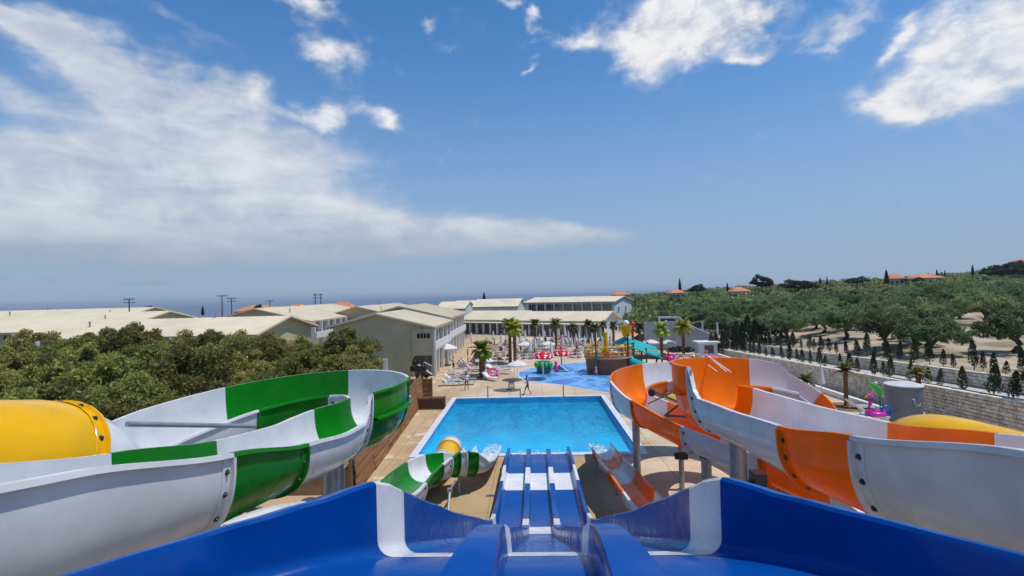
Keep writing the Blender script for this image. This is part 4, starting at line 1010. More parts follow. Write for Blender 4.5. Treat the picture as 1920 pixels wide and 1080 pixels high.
# cypresses: saplings in two rows on the terraces
def cyp_mesh(name, seed, h, r, nl, L):
    rg = random.Random(seed); mb = MB()
    for i in range(nl):
        t = rg.random()**.8; z = h*(.10+.9*t); rr = r*(1-t)**.6*(.5+.5*min(1, t*6))*rg.uniform(.55, 1.1); a = rg.uniform(0, 6.28)
        c = Vector((cos(a)*rr, sin(a)*rr, z)); leaf(mb, c, (Vector((cos(a)*.35, sin(a)*.35, 1))+rdir(rg)*.35).normalized(), (Vector((cos(a), sin(a), .2))+rdir(rg)*.5).normalized(), L*rg.uniform(.7, 1.3), L*.4)
    return mb.mesh(name, L_CYP)
spec = []
for k in range(3):
    spec.append((MB().bar((0, 0, 0), (0, 0, .9), .03, 6, .012).mesh('trunk', M_TRUNK), cyp_mesh('crown', 70+k, 1.55, .30+.04*k, 420, .16), 0.03))
ps = Planter(protos('young dark cypress sapling in the row along the top of the lower stone wall', 'cypress_sapling', 'sapling', 'cypress saplings on the lower terrace', spec))
y = 23.0; i = 0
while y < 72:
    x = 26.85+rg.uniform(-.12, .12); s_ = rg.uniform(.62, 1.15); o = ps.put(i, (x, y, zp(y)), rg.uniform(0, 6), (s_*rg.uniform(.75, 1.25), s_, s_*rg.uniform(.85, 1.2))); o.rotation_euler.x = rg.uniform(-.1, .1); o.rotation_euler.y = rg.uniform(-.1, .1); i += 1; y += rg.uniform(.8, 2.1)
y = 25.5
while y < 74:
    x = 29.95+rg.uniform(-.15, .2)
    s_ = rg.uniform(.62, 1.22); o = ps.put(i, (x, y, ground(x, y)), rg.uniform(0, 6), (s_*rg.uniform(.75, 1.25), s_, s_*rg.uniform(.85, 1.2)), 'young dark cypress sapling in the row above the upper low stone wall', 'cypress saplings on the upper terrace'); o.rotation_euler.x = rg.uniform(-.1, .1); o.rotation_euler.y = rg.uniform(-.1, .1); i += 1; y += rg.uniform(.6, 1.7)
# hedge of taller young cypresses on the far right of the terrace
for k in range(13):
    px = 1335+k*10+rg.uniform(-3, 3); q = G(px, 668-.9*k*.3, 0); q.z = 0
    ps.put(i, (q.x, q.y, ground(q.x, q.y)), rg.uniform(0, 6), rg.uniform(1.7, 2.5), 'slim dark cypress in the hedge right of the pale sloping wall', 'cypress hedge right of the sloping wall'); i += 1
# tall cypresses and round trees on the ridge
spec = [(MB().bar((0, 0, 0), (0, 0, 3), .18, 6, .08).mesh('trunk', M_TRUNK), cyp_mesh('crown', 90, 8.0, 1.0, 1500, .55), 0)]
pc = Planter(protos('tall dark cypress beside the orange roofed villa on the right ridge', 'cypress_tree', 'tree', None, spec))
for (px, top, bot, y, lab) in ((1663, 507, 545, 165, 'tall dark cypress standing before the orange roofed villa on the ridge'), (1757, 505, 521, 175, 'slim cypress right of the wide orange roofed villa'), (1772, 507, 520, 178, 'smaller cypress next to the slim one right of the wide villa'),
                               (1824, 497, 518, 180, 'cypress standing between the wide villa and the dark pine clump'), (1364, 530, 548, 175, 'thin cypress left of the lone round tree on the ridge'), (1275, 523, 548, 200, 'dark conifer on the ridge just right of the low villa'), (1538, 520, 535, 190, 'left one of two thin cypresses on the middle of the ridge'), (1551, 519, 534, 190, 'right one of two thin cypresses on the middle of the ridge')):
    a = D(px, bot, y); b = D(px, top, y); s = (b.z-a.z)/8.0; pc.put(0, (a.x, y, a.z), 0, (s*1.1, s*1.1, s), lab)
spec = [(trunk_mesh('trunk', 95, 3.0, .35, 3.5, 4, 5), crown_mesh('crown', 96, 3.4, 5.2, 60, 60, .60, .30, L_DARK), 2.4)]
pr = Planter(protos('round dark tree', 'broadleaf_tree', 'tree', None, spec))
for (px, top, bot, wd, y, lab) in ((1431, 514, 546, 34, 150, 'lone round dark tree standing high on the ridge skyline'), (1605, 518, 536, 32, 165, 'flat dark round tree on the ridge left of the tall cypress'), (1500, 523, 548, 60, 160, 'broad dark tree on the middle of the ridge'),
                               (1690, 519, 532, 20, 170, 'small dark tree between the two orange roofed villas'), (1722, 519, 532, 16, 170, 'smallest dark tree beside the wide villa'), (1308, 532, 552, 26, 190, 'dark tree on the ridge between two villas'), 
                               (1875, 492, 524, 50, 160, 'dark pine clump on the hilltop, left half'), (1915, 488, 524, 50, 160, 'dark pine clump on the hilltop, at the right edge'), (1590, 545, 566, 60, 110, 'dark evergreen rising out of the olives below the flat round tree'), (1700, 565, 600, 70, 80, 'dark evergreen bush among the grey olives'), (1800, 560, 592, 70, 95, 'dark evergreen behind the bare sandy clearing')):
    a = D(px, bot, y); b = D(px, top, y); sz_ = (b.z-a.z)/7.4*1.25; sw = wd/FPX*y/6.8*1.1; pr.put(0, (a.x, y, b.z-7.4*sz_), rg.uniform(0, 6), (sw, sw, sz_), lab)
for (px, top, bot, y, lab) in ((380, 570, 586, 130, 'small pointed pine beyond the left roofs'), (908, 547, 570, 170, 'tall pointed pine behind the small houses, dark against the sea')):
    a = D(px, bot, y); b = D(px, top, y); s = (b.z-a.z)/8; pc.put(0, (a.x, y, a.z-1), 0, (s*1.6, s*1.6, s*1.15), lab)
for (px, top, bot, wd, y, lab) in ((276, 573, 588, 20, 130, 'dark bush showing over the long roof beside the left pole'), (484, 570, 586, 14, 180, 'dark bush before the distant orange roofed house')):
    a = D(px, bot, y); b = D(px, top, y); sz_ = (b.z-a.z)/7.4*1.3; sw = wd/FPX*y/6.8*1.2; pr.put(0, (a.x, y, b.z-7.4*sz_), 0, (sw, sw, sz_), lab)
# palms
def palm_crown(name, seed, nf, L, mt, spread):
    rg = random.Random(seed); mb = MB()
    for k in range(nf):
        a = 2*pi*k*0.618+rg.uniform(-.2, .2); e = spread[0] + (spread[1]-spread[0])*((k+.5)/nf) + rg.uniform(-.12, .12)
        pts = []; p_ = Vector((0, 0, 0)); ang = e; l = L*rg.uniform(.85, 1.1)
        for j in range(9):
            pts.append(p_.copy()); p_ = p_ + Vector((cos(a)*cos(ang), sin(a)*cos(ang), sin(ang)))*l/8; ang -= rg.uniform(.10, .18)
        for j in range(1, 9):
            t = (pts[j]-pts[j-1]).normalized(); s = Vector((-sin(a), cos(a), 0)); u = s.cross(t)
            for m_ in range(4):
                q = pts[j-1].lerp(pts[j], m_/4); ll = L*.30*sin(pi*min(1, (j+m_/4)/9.3))**.6+.05
                for sg in (-1, 1):
                    d = (s*sg*.85+t*.6-u*.0+Vector((0, 0, -.18))).normalized(); leaf(mb, q+d*ll*.5, d, u, ll, .05+.02*L)
        mb.path(pts, [.035*(1-.1*j) for j in range(9)], 4)
    return mb.mesh(name, mt)
def ptrunk(name, h, r, mt=M_PTRUNK):
    prof = [(.0001, 0), (r*1.6, 0)]
    k = int(h/.16)
    for i in range(k): prof += [(r*(1.35 if i < 2 else 1.0+.08*(i % 2)), .16*i+.02), (r*(1.12+.1*(i % 2)), .16*i+.14)]
    prof += [(r*1.5, h), (.0001, h+.2)]
    return MB().lathe(prof, 12).mesh(name, mt, 30)
pal = thing('palm_tree', 'tall palm with bright green crown and thick reddish trunk nearest the volleyball posts', 'palm', (-5.35, 52.9, 0))
link('trunk', ptrunk('trunk', 3.1, .30), pal); c = link('crown', palm_crown('crown', 1, 46, 1.5, L_PALM, (1.5, -.55)), pal); c.location = (0, 0, 3.1)
MB().lathe([(.01, .12), (.9, .10), (1.0, .02), (1.0, 0)], 20).build('planting_ring', mat('bark_mulch', (.22, .13, .07), .95, .3, 8), pal)
plist = [(957, 680, 597, .8, 'tall palm in the middle of the sun terrace, left of a close pair', 64), (966, 682, 602, .8, 'tall palm in the middle of the sun terrace, right of a close pair', 63), (1004, 668, 598, .7, 'dull green palm before the restaurant, left of the open white parasol', 75), (1043, 662, 597, .8, 'dull green palm before the restaurant, behind the red mushroom pair', 78),
         (1075, 655, 607, .6, 'small palm before the restaurant columns above the second mushroom', 82), (1104, 652, 600, .6, 'thin palm before the restaurant near the yellow railing', 84), (1116, 652, 607, .65, 'low wide palm left of the restaurant gable', 84), (1132, 652, 602, .55, 'thin palm at the corner of the restaurant gable', 85), (1151, 655, 603, .6, 'dark palm right of the restaurant gable, left of the yellow bucket', 82),
         (1187, 655, 600, .8, 'brownish palm just right of the yellow bucket', 78), (1200, 655, 604, .75, 'brownish palm second to the right of the yellow bucket', 78), (1241, 668, 604, .85, 'slim palm with dark red trunk before the pale sloping wall', 67), (1282, 668, 598, .95, 'slim palm with bright spiky crown before the pale sloping wall, the right one', 67)]
for i, (px, by, ty, rr, lab, yd) in enumerate(plist):
    b_ = D(px, by, yd); b_.z = max(0, ground(b_.x, yd)); tz = D(px, ty, yd).z; h = max(1.6, tz-1.15*rr-b_.z)
    p_ = thing('palm_tree', lab, 'palm', (b_.x, yd, b_.z)); link('trunk', ptrunk('trunk', h, .19), p_)
    c = link('crown', palm_crown('crown', 5+i, 30, 1.55*rr*1.15, L_PALM if i in (0, 1, 11, 12) else L_PALMD, (1.5, -.5)), p_); c.location = (0, 0, h)
for (px, py, top, lab, sc) in ((1587, 764, 668, 'young palm with bare crown on a round planting bed by the stone wall', 1.0), (1512, 752, 700, 'small young palm with drooping fronds close behind the orange spiral', .9), (1725, 800, 665, 'thin palm with tall reddish wrapped trunk right of the grey kiosk', .8), (1893, 745, 690, 'young palm stump with tuft of yellow-green leaves on the lower wall at the right edge', .8)):
    b_ = G(px, py, 0) if px < 1850 else Vector((26.9, 27.2, zp(27.2)))
    tz = D(px, top, b_.y).z; h = max(.8, (tz-b_.z)*.72)
    p_ = thing('young_palm', lab, 'palm', (b_.x, b_.y, b_.z)); link('trunk', ptrunk('trunk', h, .13), p_)
    c = link('crown', palm_crown('crown', int(px), 13, .95*sc, L_PALMD, (1.55, .0)), p_); c.location = (0, 0, h)
    if px == 1587: MB().lathe([(.01, .15), (1.3, .10), (1.4, 0)], 20).build('planting_bed', mat('bark_mulch', (.2, .12, .07), .95, .3, 8), p_)
# shrubs by the near gable block and before the sloping wall
bm_ = crown_mesh('shrub_leaves', 140, .75, 1.1, 26, 60, .16, .06, L_DARK)
for i, (px, py, z, s, lab, g_) in enumerate([(752, 722, 0, 1.1, 'dark shrub under the near gable block, left one', None), (790, 716, 0, .9, 'dark shrub under the near gable block, right one by the planter', None)] + [(1258+k*9, 664, 0, .8+.1*(k % 3), 'low dark shrub in the bed below the pale sloping wall', 'shrubs below the sloping wall') for k in range(5)]):
    q = G(px, py, z); tag(link('shrub', bm_), lab, 'shrub', g_).location = q; COL.objects[-1].scale = (s,)*3
# dark hedge along the track on the right
mb = MB()
for i in range(90):
    t = i/89; c = Vector((33.5-6*t, 78+30*t, 0)); c.z = ground(c.x, c.y)+.5; mb.cur = 0; clump(mb, c, 1.0, 1.0, 34, .4)
tag(mb.build('hedge', L_DARK), 'dark clipped hedge beside the track behind the pale sloping wall', 'hedge')
# ------------------------------------------------------------------ things on the terrace
rg = random.Random(21)
# sun loungers
lb = MB()
lb.cur = 0
for y in (-.3, .3): lb.bar((-.95, y, .30), (.25, y, .30), .03, 6); lb.bar((.25, y, .30), (.9, y, .78), .03, 6)
for x in (-.85, .1, .62):
    for y in (-.29, .29): lb.bar((x, y, 0), (x, y, .30 if x < .3 else .56), .03, 6)
lb.cur = 1
lb.box(-.95, -.28, .31, .25, .28, .36)
lb.add([(.25, -.28, .33), (.25, .28, .33), (.88, .28, .79), (.88, -.28, .79), (.22, -.28, .38), (.22, .28, .38), (.85, .28, .84), (.85, -.28, .84)], [(0,3,2,1),(4,5,6,7),(0,1,5,4),(1,2,6,5),(2,3,7,6),(3,0,4,7)])
LW = lb.mesh('sun_lounger', [M_PLAST, M_SLING]); LD = lb.mesh('sun_lounger', [M_PLAST, M_SLINGD]); LWW = lb.mesh('sun_lounger', [M_PLAST, M_PLAST])
obst = [(-5.35, 52.9), (-2.2, 63.5), (1.3, 52)]
def lounger(x, y, rz, me, lab, grp):
    o = link('sun_lounger', me); o.location = (x, y, 0.012); o.rotation_euler = (0, 0, rz); return tag(o, lab, 'sun lounger', grp)
def pick(): return rg.choice((LW, LW, LWW, LWW, LD))
for r_, y in enumerate((64.5, 68, 71.5, 75, 78.5, 82, 85.5, 89)):
    x = -7.0 + rg.uniform(0, .5)
    while x < 14.5:
        bad = (y < 66 and -.5 < x < 10.5) or any((x-a)**2+(y-b)**2 < 1.2 for a, b in obst) or (y > 86 and x > 8)
        if not bad and rg.random() < .80: lounger(x, y+rg.uniform(-.3, .3), -pi/2+rg.uniform(-.3, .3) if rg.random() < .75 else rg.uniform(-1.2, -.2), pick(), 'sun lounger with raised back in the crowded rows between splash pad and restaurant', 'sun loungers before the restaurant')
        x += rg.choice((.95, 1.0, 1.1, 1.9))
for y in (49.2, 51.4, 53.6, 55.8, 58, 60.2, 62.4):
    for x in (-8.3, -6.9):
        if (x+5.35)**2+(y-52.9)**2 > 3: lounger(x+rg.uniform(-.2, .2), y+rg.uniform(-.2, .2), pi+rg.uniform(-.25, .25), pick(), 'sun lounger in the column along the near gable block left of the tall palm', 'sun loungers by the gable block')
for x, y in ((-4.2, 54.6), (-3.2, 55.6), (-4.6, 57.2), (-3.4, 58.4), (-4.4, 51.6)): lounger(x, y, rg.uniform(2, 4), pick(), 'sun lounger clustered round the tall bright palm', 'sun loungers round the tall palm')
for k in range(10): lounger(13.2+1.05*k+rg.uniform(-.1, .1), 66.5-.35*k+rg.uniform(-.4, .4), -pi/2+rg.uniform(-.3, .3), pick(), 'sun lounger behind the teal slide roof on the right of the splash pad', 'sun loungers right of the splash pad')
for k in range(3): lounger(24.0-k*.6, 36.5-k*2.2, 2.6+rg.uniform(-.2, .2), LW, 'sun lounger near the young palm at the foot of the stone wall', 'sun loungers below the stone wall')
# parasols
def parasol_proto(closed):
    r = thing('parasol', 'x', 'parasol', (0, -50, 0), 0, None)
    MB().bar((0, 0, 0), (0, 0, 2.55), .03, 8).lathe([(.0001, .09), (.26, .08), (.28, 0)], 12).build('pole', M_WPAINT, r, 40)
    mb = MB()
    if closed:
        mb.lathe([(.001, 2.62), (.05, 2.5), (.12, 2.1), (.17, 1.6), (.23, 1.15), (.24, 1.02), (.15, 1.0)], 10)
        for i, v in enumerate(mb.v):
            f = 1 + .22*(i % 2); mb.v[i] = (v[0]*f, v[1]*f, v[2])
        mb.build('canopy', M_CLOTH, r, 50)
    else:
        k = 8; ring = [(1.42*cos(2*pi*i/k), 1.42*sin(2*pi*i/k), 2.05) for i in range(k)]; mid = [(.72*cos(2*pi*i/k), .72*sin(2*pi*i/k), 2.38) for i in range(k)]
        low = [(x, y, z-.14) for x, y, z in ring]
        v = [(0, 0, 2.62)]+mid+ring+low; f = [(0, 1+i, 1+(i+1) % k) for i in range(k)] + [(1+i, 1+k+i, 1+k+(i+1) % k, 1+(i+1) % k) for i in range(k)] + [(1+k+i, 1+2*k+i, 1+2*k+(i+1) % k, 1+k+(i+1) % k) for i in range(k)]
        mb.add(v, f).build('canopy', M_CLOTH, r)
        rb = MB()
        for i in range(k): rb.bar((0, 0, 2.5), (ring[i][0]*.98, ring[i][1]*.98, 2.02), .012, 4)
        rb.build('ribs', M_WPAINT, r)
    return r
po, pcl = Planter([parasol_proto(False)]), Planter([parasol_proto(True)])
for px, py, y, lab in ((983, 643, 71, 'open white parasol over loungers, left of a level pair'), (1027, 641, 71, 'open white parasol over loungers, right of a level pair'), (909, 659, 60, 'open white parasol half hidden by the bright palm, upper of two'), (908, 673, 55, 'open white parasol half hidden by the bright palm, lower of two'), (970, 684, 51.5, 'open white parasol at the left tip of the splash pad'),
                      (838, 644, 63, 'open white parasol by the gallery of the near gable block'), (1221, 641, 70, 'open white parasol left of the slim red-trunked palm'), (1252, 639, 69, 'open white parasol behind the slim red-trunked palm')):
    a = D(px, py, y); s = 1.0
    po.put(0, (a.x, y, a.z-2.62 if a.z > 2.62 else 0), rg.uniform(0, 1), min(1, max(.8, a.z/2.62)) if a.z < 2.62 else 1.0, lab)
    COL.objects[-1]
for k, (px, y) in enumerate(((958, 66), (994, 68), (1012, 79), (1033, 66.5), (1055, 76), (1066, 84), (1080, 77), (1096, 73), (1088, 85), (1048, 88), (1020, 88), (975, 84), (940, 80), (925, 86), (884, 84), (1110, 78), (1124, 86), (1138, 80), (968, 76), (985, 88), (1003, 73), (1022, 83), (1038, 80), (1060, 90), (1072, 72), (1086, 80), (1102, 84), (1115, 90), (950, 88), (912, 80), (1130, 72), (1145, 76))):
    q = D(px, 640, y); pcl.put(0, (q.x, y, 0), rg.uniform(0, 1), 1.0, 'closed white parasol standing among the loungers before the restaurant', 'closed parasols before the restaurant')
for px, py, lab in ((1541, 742, 'closed white parasol behind the small palm near the orange spiral'), (1762, 797, 'smaller closed white parasol right of the yellow tube'), (1812, 804, 'closed white parasol rightmost before the stone wall')):
    q = G(px, py, 0); pcl.put(0, q, 0, 1.0, lab)
# people: one continuous body with coloured clothing zones
def person_mesh(pose, cols, recl=False):
    """pose: joints (metres); cols: skin, top, bottom materials"""
    me = bpy.data.meshes.new('p'); J = pose
    names = ['pel', 'waist', 'chest', 'neck', 'head', 'crown', 'shl', 'ell', 'wrl', 'hal', 'shr', 'elr', 'wrr', 'har', 'hipl', 'knl', 'anl', 'tol', 'hipr', 'knr', 'anr', 'tor']
    rad = dict(pel=.135, waist=.125, chest=.15, neck=.055, head=.095, crown=.075, shl=.062, ell=.042, wrl=.030, hal=.036, shr=.062, elr=.042, wrr=.030, har=.036, hipl=.088, knl=.058, anl=.038, tol=.035, hipr=.088, knr=.058, anr=.038, tor=.035)
    ed = [('pel', 'waist'), ('waist', 'chest'), ('chest', 'neck'), ('neck', 'head'), ('head', 'crown'), ('chest', 'shl'), ('shl', 'ell'), ('ell', 'wrl'), ('wrl', 'hal'), ('chest', 'shr'), ('shr', 'elr'), ('elr', 'wrr'), ('wrr', 'har'),
          ('pel', 'hipl'), ('hipl', 'knl'), ('knl', 'anl'), ('anl', 'tol'), ('pel', 'hipr'), ('hipr', 'knr'), ('knr', 'anr'), ('anr', 'tor')]
    me.from_pydata([J[k] for k in names], [(names.index(a), names.index(b)) for a, b in ed], [])
    o = bpy.data.objects.new('tmp', me); COL.objects.link(o)
    sk = o.modifiers.new('s', 'SKIN'); sd = o.modifiers.new('d', 'SUBSURF'); sd.levels = 1
    sv = me.skin_vertices[0].data
    for k, nme in enumerate(names): sv[k].radius = (rad[nme], rad[nme]*(.78 if nme in ('pel', 'waist', 'chest') else 1)); sv[k].use_root = (nme == 'pel')
    bpy.context.view_layer.update(); ev = o.evaluated_get(bpy.context.evaluated_depsgraph_get()); m2 = bpy.data.meshes.new_from_object(ev)
    bpy.data.objects.remove(o); m2.name = 'person'
    for m_ in cols: m2.materials.append(m_)
    kn = min(J['knl'][2], J['knr'][2]); sh = J['neck'][2]; wz = J['pel'][2]
    for p_ in m2.polygons:
        c = p_.center; p_.use_smooth = True
        if recl:
            p_.material_index = 0 if (c.x > .60 or abs(c.y) > .21 or c.x < -.12) else (1 if c.x > .24 else 2); continue
        arm = abs(c.x-J['pel'][0]) > .26 and c.z < J['shl'][2]-.16
        if c.z > sh-.02 or arm: k = 0
        elif c.z > wz+.02: k = 1
        elif c.z > kn+.04: k = 2
        else: k = 0
        p_.material_index = k
    return m2
base = dict(pel=(0, 0, .95), waist=(0, 0, 1.12), chest=(0, 0, 1.32), neck=(0, 0, 1.47), head=(0, .01, 1.58), crown=(0, 0, 1.68), shl=(-.19, 0, 1.40), ell=(-.27, .02, 1.13), wrl=(-.27, .08, .90), hal=(-.27, .11, .82), shr=(.19, 0, 1.40), elr=(.27, .02, 1.13), wrr=(.27, .08, .90), har=(.27, .11, .82),
            hipl=(-.10, 0, .90), knl=(-.13, .02, .50), anl=(-.16, 0, .08), tol=(-.18, .14, .035), hipr=(.10, 0, .90), knr=(.13, .02, .50), anr=(.16, 0, .08), tor=(.18, .14, .035))
walk = dict(base); walk.update(knl=(-.10, .20, .52), anl=(-.10, .30, .09), tol=(-.11, .45, .05), knr=(.10, -.02, .50), anr=(.10, -.30, .10), tor=(.11, -.19, .035), ell=(-.28, -.12, 1.14), wrl=(-.29, -.06, .90), hal=(-.28, -.02, .83), elr=(.28, .10, 1.14), wrr=(.27, .28, .98), har=(.26, .35, .94), chest=(0, .03, 1.32), neck=(0, .05, 1.47), head=(0, .08, 1.58), crown=(0, .07, 1.68))
hip_ = dict(base); hip_.update(ell=(-.40, -.04, 1.16), wrl=(-.24, .06, 1.03), hal=(-.19, .09, 1.02), elr=(.40, -.04, 1.16), wrr=(.24, .06, 1.03), har=(.19, .09, 1.02))
S_SKIN = mat('skin', (.42, .24, .16), .6, .08, 5); S_TAN = mat('tanned_skin', (.26, .13, .08), .6, .08, 5)
def cloth(nm, c): return mat('cloth_'+nm, c, .9, .1, 6)
C_W, C_R, C_BL, C_BK, C_PK, C_NV = cloth('white', (.68, .68, .70)), cloth('red', (.50, .03, .04)), cloth('blue', (.05, .22, .50)), cloth('black', (.02, .02, .025)), cloth('pink', (.62, .20, .30)), cloth('navy', (.02, .03, .09))
HAIR = mat('dark_hair', (.025, .018, .014), .7, .2, 10)
hair_me = MB().ball((0, -.015, 1.665), .098, .108, .085, 10, 7).mesh('hair', HAIR, 60)
def person(label, x, y, rz, pose, cols, z=0.012, s=1.0, grp=None, me=None):
    me = me or person_mesh(pose, cols); o = link('person', me); o.location = (x, y, z); o.rotation_euler = (0, 0, rz); o.scale = (s,)*3
    h = link('hair', hair_me, o); h.location = (pose['crown'][0], pose['crown'][1], 0); tag(o, label, 'person', grp); return o
person('person in white shirt and red shorts standing left behind the pool', -6.25, 46.5, .2, base, (S_SKIN, C_W, C_R))
person('person in blue shirt and dark shorts walking left past the splash pad', -0.35, 43.9, 1.3, walk, (S_TAN, C_BL, C_NV), s=1.02)
person('person in dark clothes standing at the corner of the near gable block', -9.4, 58.5, -.8, hip_, (S_TAN, C_W, C_BK))
q = G(1118, 706, 0); person('child in pale clothes playing in the water before the brown ship hull', q.x, q.y, .6, walk, (S_SKIN, C_PK, C_W), s=.7)
stand = [person_mesh(base, (S_TAN, a, b)) for a, b in ((C_BK, C_NV), (C_W, C_BL), (C_PK, C_BK), (C_R, C_W), (S_TAN, C_R))]
tops = ('black top and navy bottoms', 'white top and blue shorts', 'pink top and black bottoms', 'red top and white shorts', 'bare chest and red shorts')
for k, (x, y) in enumerate(((2.6, 82.5), (10.8, 84.5), (5.4, 87), (8.6, 76.8), (-4.0, 78), (12.3, 79.5), (0.4, 76.8), (4.5, 72.8), (-8.6, 66.0), (15.4, 68.6), (-1.5, 74), (1.8, 70.4), (7.0, 73.5), (9.8, 71), (-6.0, 81), (3.4, 79.6), (6.6, 80.5), (11.5, 74.5), (-2.8, 86), (13.6, 83))):
    m_ = k % 5; where = ('among the rear loungers', 'among the loungers near the restaurant')[min(1, k // 10)]
    o = person('person with %s standing %s' % (tops[m_], where), x, y, rg.uniform(0, 6), base, None, me=stand[m_], grp='people standing among the loungers')
recl = dict(pel=(.12, 0, .46), waist=(.28, 0, .53), chest=(.48, 0, .68), neck=(.60, 0, .79), head=(.69, 0, .88), crown=(.77, 0, .95), shl=(.53, .19, .73), ell=(.38, .30, .55), wrl=(.18, .27, .46), hal=(.10, .25, .45), shr=(.53, -.19, .73), elr=(.38, -.30, .55), wrr=(.18, -.27, .46), har=(.10, -.25, .45),
            hipl=(.06, .10, .45), knl=(-.32, .13, .55), anl=(-.72, .11, .42), tol=(-.80, .12, .52), hipr=(.06, -.10, .45), knr=(-.34, -.12, .50), anr=(-.75, -.10, .42), tor=(-.83, -.11, .52))
RM = [person_mesh(recl, c_, True) for c_ in ((S_TAN, S_TAN, C_BL), (S_SKIN, C_PK, C_PK), (S_TAN, C_BK, C_BK), (S_SKIN, S_SKIN, C_R), (S_TAN, C_W, C_W))]
RH = MB().ball((.73, 0, .915), .095, .10, .09, 10, 7).mesh('hair', HAIR, 60)
wear = ('blue swim shorts', 'a pink swimsuit', 'a black swimsuit', 'red swim shorts', 'a white swimsuit')
LG = [o for o in COL.objects if o.name.startswith('sun_lounger') and o.location.x < 12.5]
rg.shuffle(LG)
for k, L_ in enumerate(LG[:22]):
    o = link('person', RM[k % 5]); o.location = L_.location; o.location.z += .04; o.rotation_euler = L_.rotation_euler; link('hair', RH, o)
    place_ = 'by the gable block' if 'gable' in L_['label'] else 'round the tall palm' if 'palm' in L_['label'] else 'before the restaurant'
    tag(o, 'person in %s lying back on a sun lounger %s' % (wear[k % 5], place_), 'person', 'sunbathers on the loungers')
TW = MB().box(-.9, -.27, .362, .22, .27, .38).mesh('towel', cloth('towel_pink', (.62, .22, .30))), MB().box(-.9, -.27, .362, .22, .27, .38).mesh('towel', cloth('towel_blue', (.10, .30, .55))), MB().box(-.9, -.27, .362, .22, .27, .38).mesh('towel', cloth('towel_sand', (.62, .42, .22)))
for k, L_ in enumerate(LG[22:50]):
    o = link('towel', TW[k % 3]); o.location = L_.location; o.rotation_euler = L_.rotation_euler
    tag(o, '%s towel spread on an empty white sun lounger on the terrace' % ('pink', 'blue', 'sand coloured')[k % 3], 'towel', '%s towels on the loungers' % ('pink', 'blue', 'sand coloured')[k % 3])
# tall volleyball posts with a rope and the lifeguard stool
vp = thing('net_posts', 'two slim steel posts with a sagging rope at the far edge of the pool', 'net', (0, 0, 0))
for px, by, ty in ((915, 751, 724), (976, 752, 728)):
    b_ = G(px, by, 0); t_ = D(px, ty, b_.y); MB().bar((b_.x, b_.y, 0), (b_.x, b_.y, t_.z), .05, 8).build('post', M_STEEL, vp, 40)
a, b = G(915, 751, 0), G(976, 752, 0); az_, bz_ = D(915, 724, a.y).z, D(976, 728, b.y).z
MB().path([a.lerp(b, t/10)+Vector((0, 0, az_+(bz_-az_)*t/10-.03-.25*sin(pi*t/10))) for t in range(11)], .012, 5).build('rope', M_DARK, vp)
b_ = G(1057, 756, 0); t_ = D(1057, 722, b_.y); o = MB().bar((0, 0, 0), (0, 0, t_.z), .05, 8).build('pool_post', M_STEEL); o.location = b_; tag(o, 'single slim steel post at the far right edge of the pool', 'post')
b_ = G(959, 731, 0); st = thing('lifeguard_stool', 'small grey wicker stool on a dark round disc behind the pool', 'stool', (b_.x, b_.y, 0.008))
MB().box(-.28, -.28, .55, .28, .28, .64).build('seat', M_KIOSK, st); MB().box(-.28, .22, .64, .28, .28, .95).build('backrest', M_KIOSK, st)
for x in (-.24, .24):
    for y in (-.24, .24): MB().box(x-.035, y-.035, 0, x+.035, y+.035, .55).build('leg', M_KIOSK, st)
for z in (.2, .36): MB().box(-.24, -.26, z, .24, -.22, z+.06).build('stretcher', M_KIOSK, st)
o = MB().lathe([(.001, .012), (1.15, .012), (1.2, 0)], 28).build('round_disc', mat('dark_disc', (.13, .11, .09), .9, .2, 5)); o.location = (b_.x-.45, b_.y-.1, .004); o.scale = (1.1, .8, .5); tag(o, 'dark round disc lying under the grey wicker stool', 'mat')  # thin dark disc on the deck, set a little left of the stool
# wicker planters on the left
b_ = G(809, 768, 0); pb = thing('planter_box', 'low dark brown wicker box standing on the deck left of the pool', 'planter', (b_.x, b_.y, 0))
MB().box(-1.05, 0, 0, 1.05, .75, .9).build('box_core', M_WOODD, pb)
for k in range(6):
    me_ = MB().box(-1.06, -.035, .06+k*.14, -.04, -.002, .17+k*.14).mesh('slat', M_WOODD); link('slat', me_, pb); o = link('slat', me_, pb); o.location = (1.1, 0, 0)
for x in (-1.1, -.03, 1.0): MB().box(x, -.06, 0, x+.09, .03, .98).build('corner_post', M_WOODD, pb)
b_ = G(785, 722, 0); pt = thing('plant_trough', 'black plant trough with dark shrub at the end of the wooden fence', 'planter', (b_.x, b_.y, 1.45)); MB().box(-.8, -.3, 0, .8, .3, .5).build('trough', M_BLACK, pt)
c = link('plant', bm_, pt); c.location = (-.1, 0, .4); c.scale = (.8, .6, .9)
# plank fence along the left of the deck, every board a piece
fa, fb_ = Vector((-9.25, 41.6, 0)), Vector((-8.2, 22.5, 0)); fd = (fb_-fa).normalized(); fang = atan2(fd.y, fd.x)
pf = thing('plank_fence', 'long brown retaining fence of stacked rough boards between pool deck and grove', 'fence', fa, fang)
Lf = (fb_-fa).length; rows = 15; bay = Lf/6
PLM = [MB().box(0, -.02-.004*i, 0, bay*.992, .02, .150).mesh('board', M_WOOD) for i in range(3)]
for r_ in range(rows):
    for k in range(6):
        o = link('board', PLM[(r_*7+k*3) % 3], pf); o.location = (k*bay+rg.uniform(-.02, .02), -.012*r_+rg.uniform(-.03, .03)-.10, .01+r_*.158); o.rotation_euler = (rg.uniform(-.05, .05), rg.uniform(-.006, .006), rg.uniform(-.004, .004))
for k in range(7): MB().box(k*bay-.07, -.32, 0, k*bay+.07, -.44, 2.5).build('fence_post', M_WOOD, pf)
pe = thing('plank_fence', 'short end fence of brown boards facing the viewer behind the wicker box', 'fence', (-11.6, 42.4, 0))
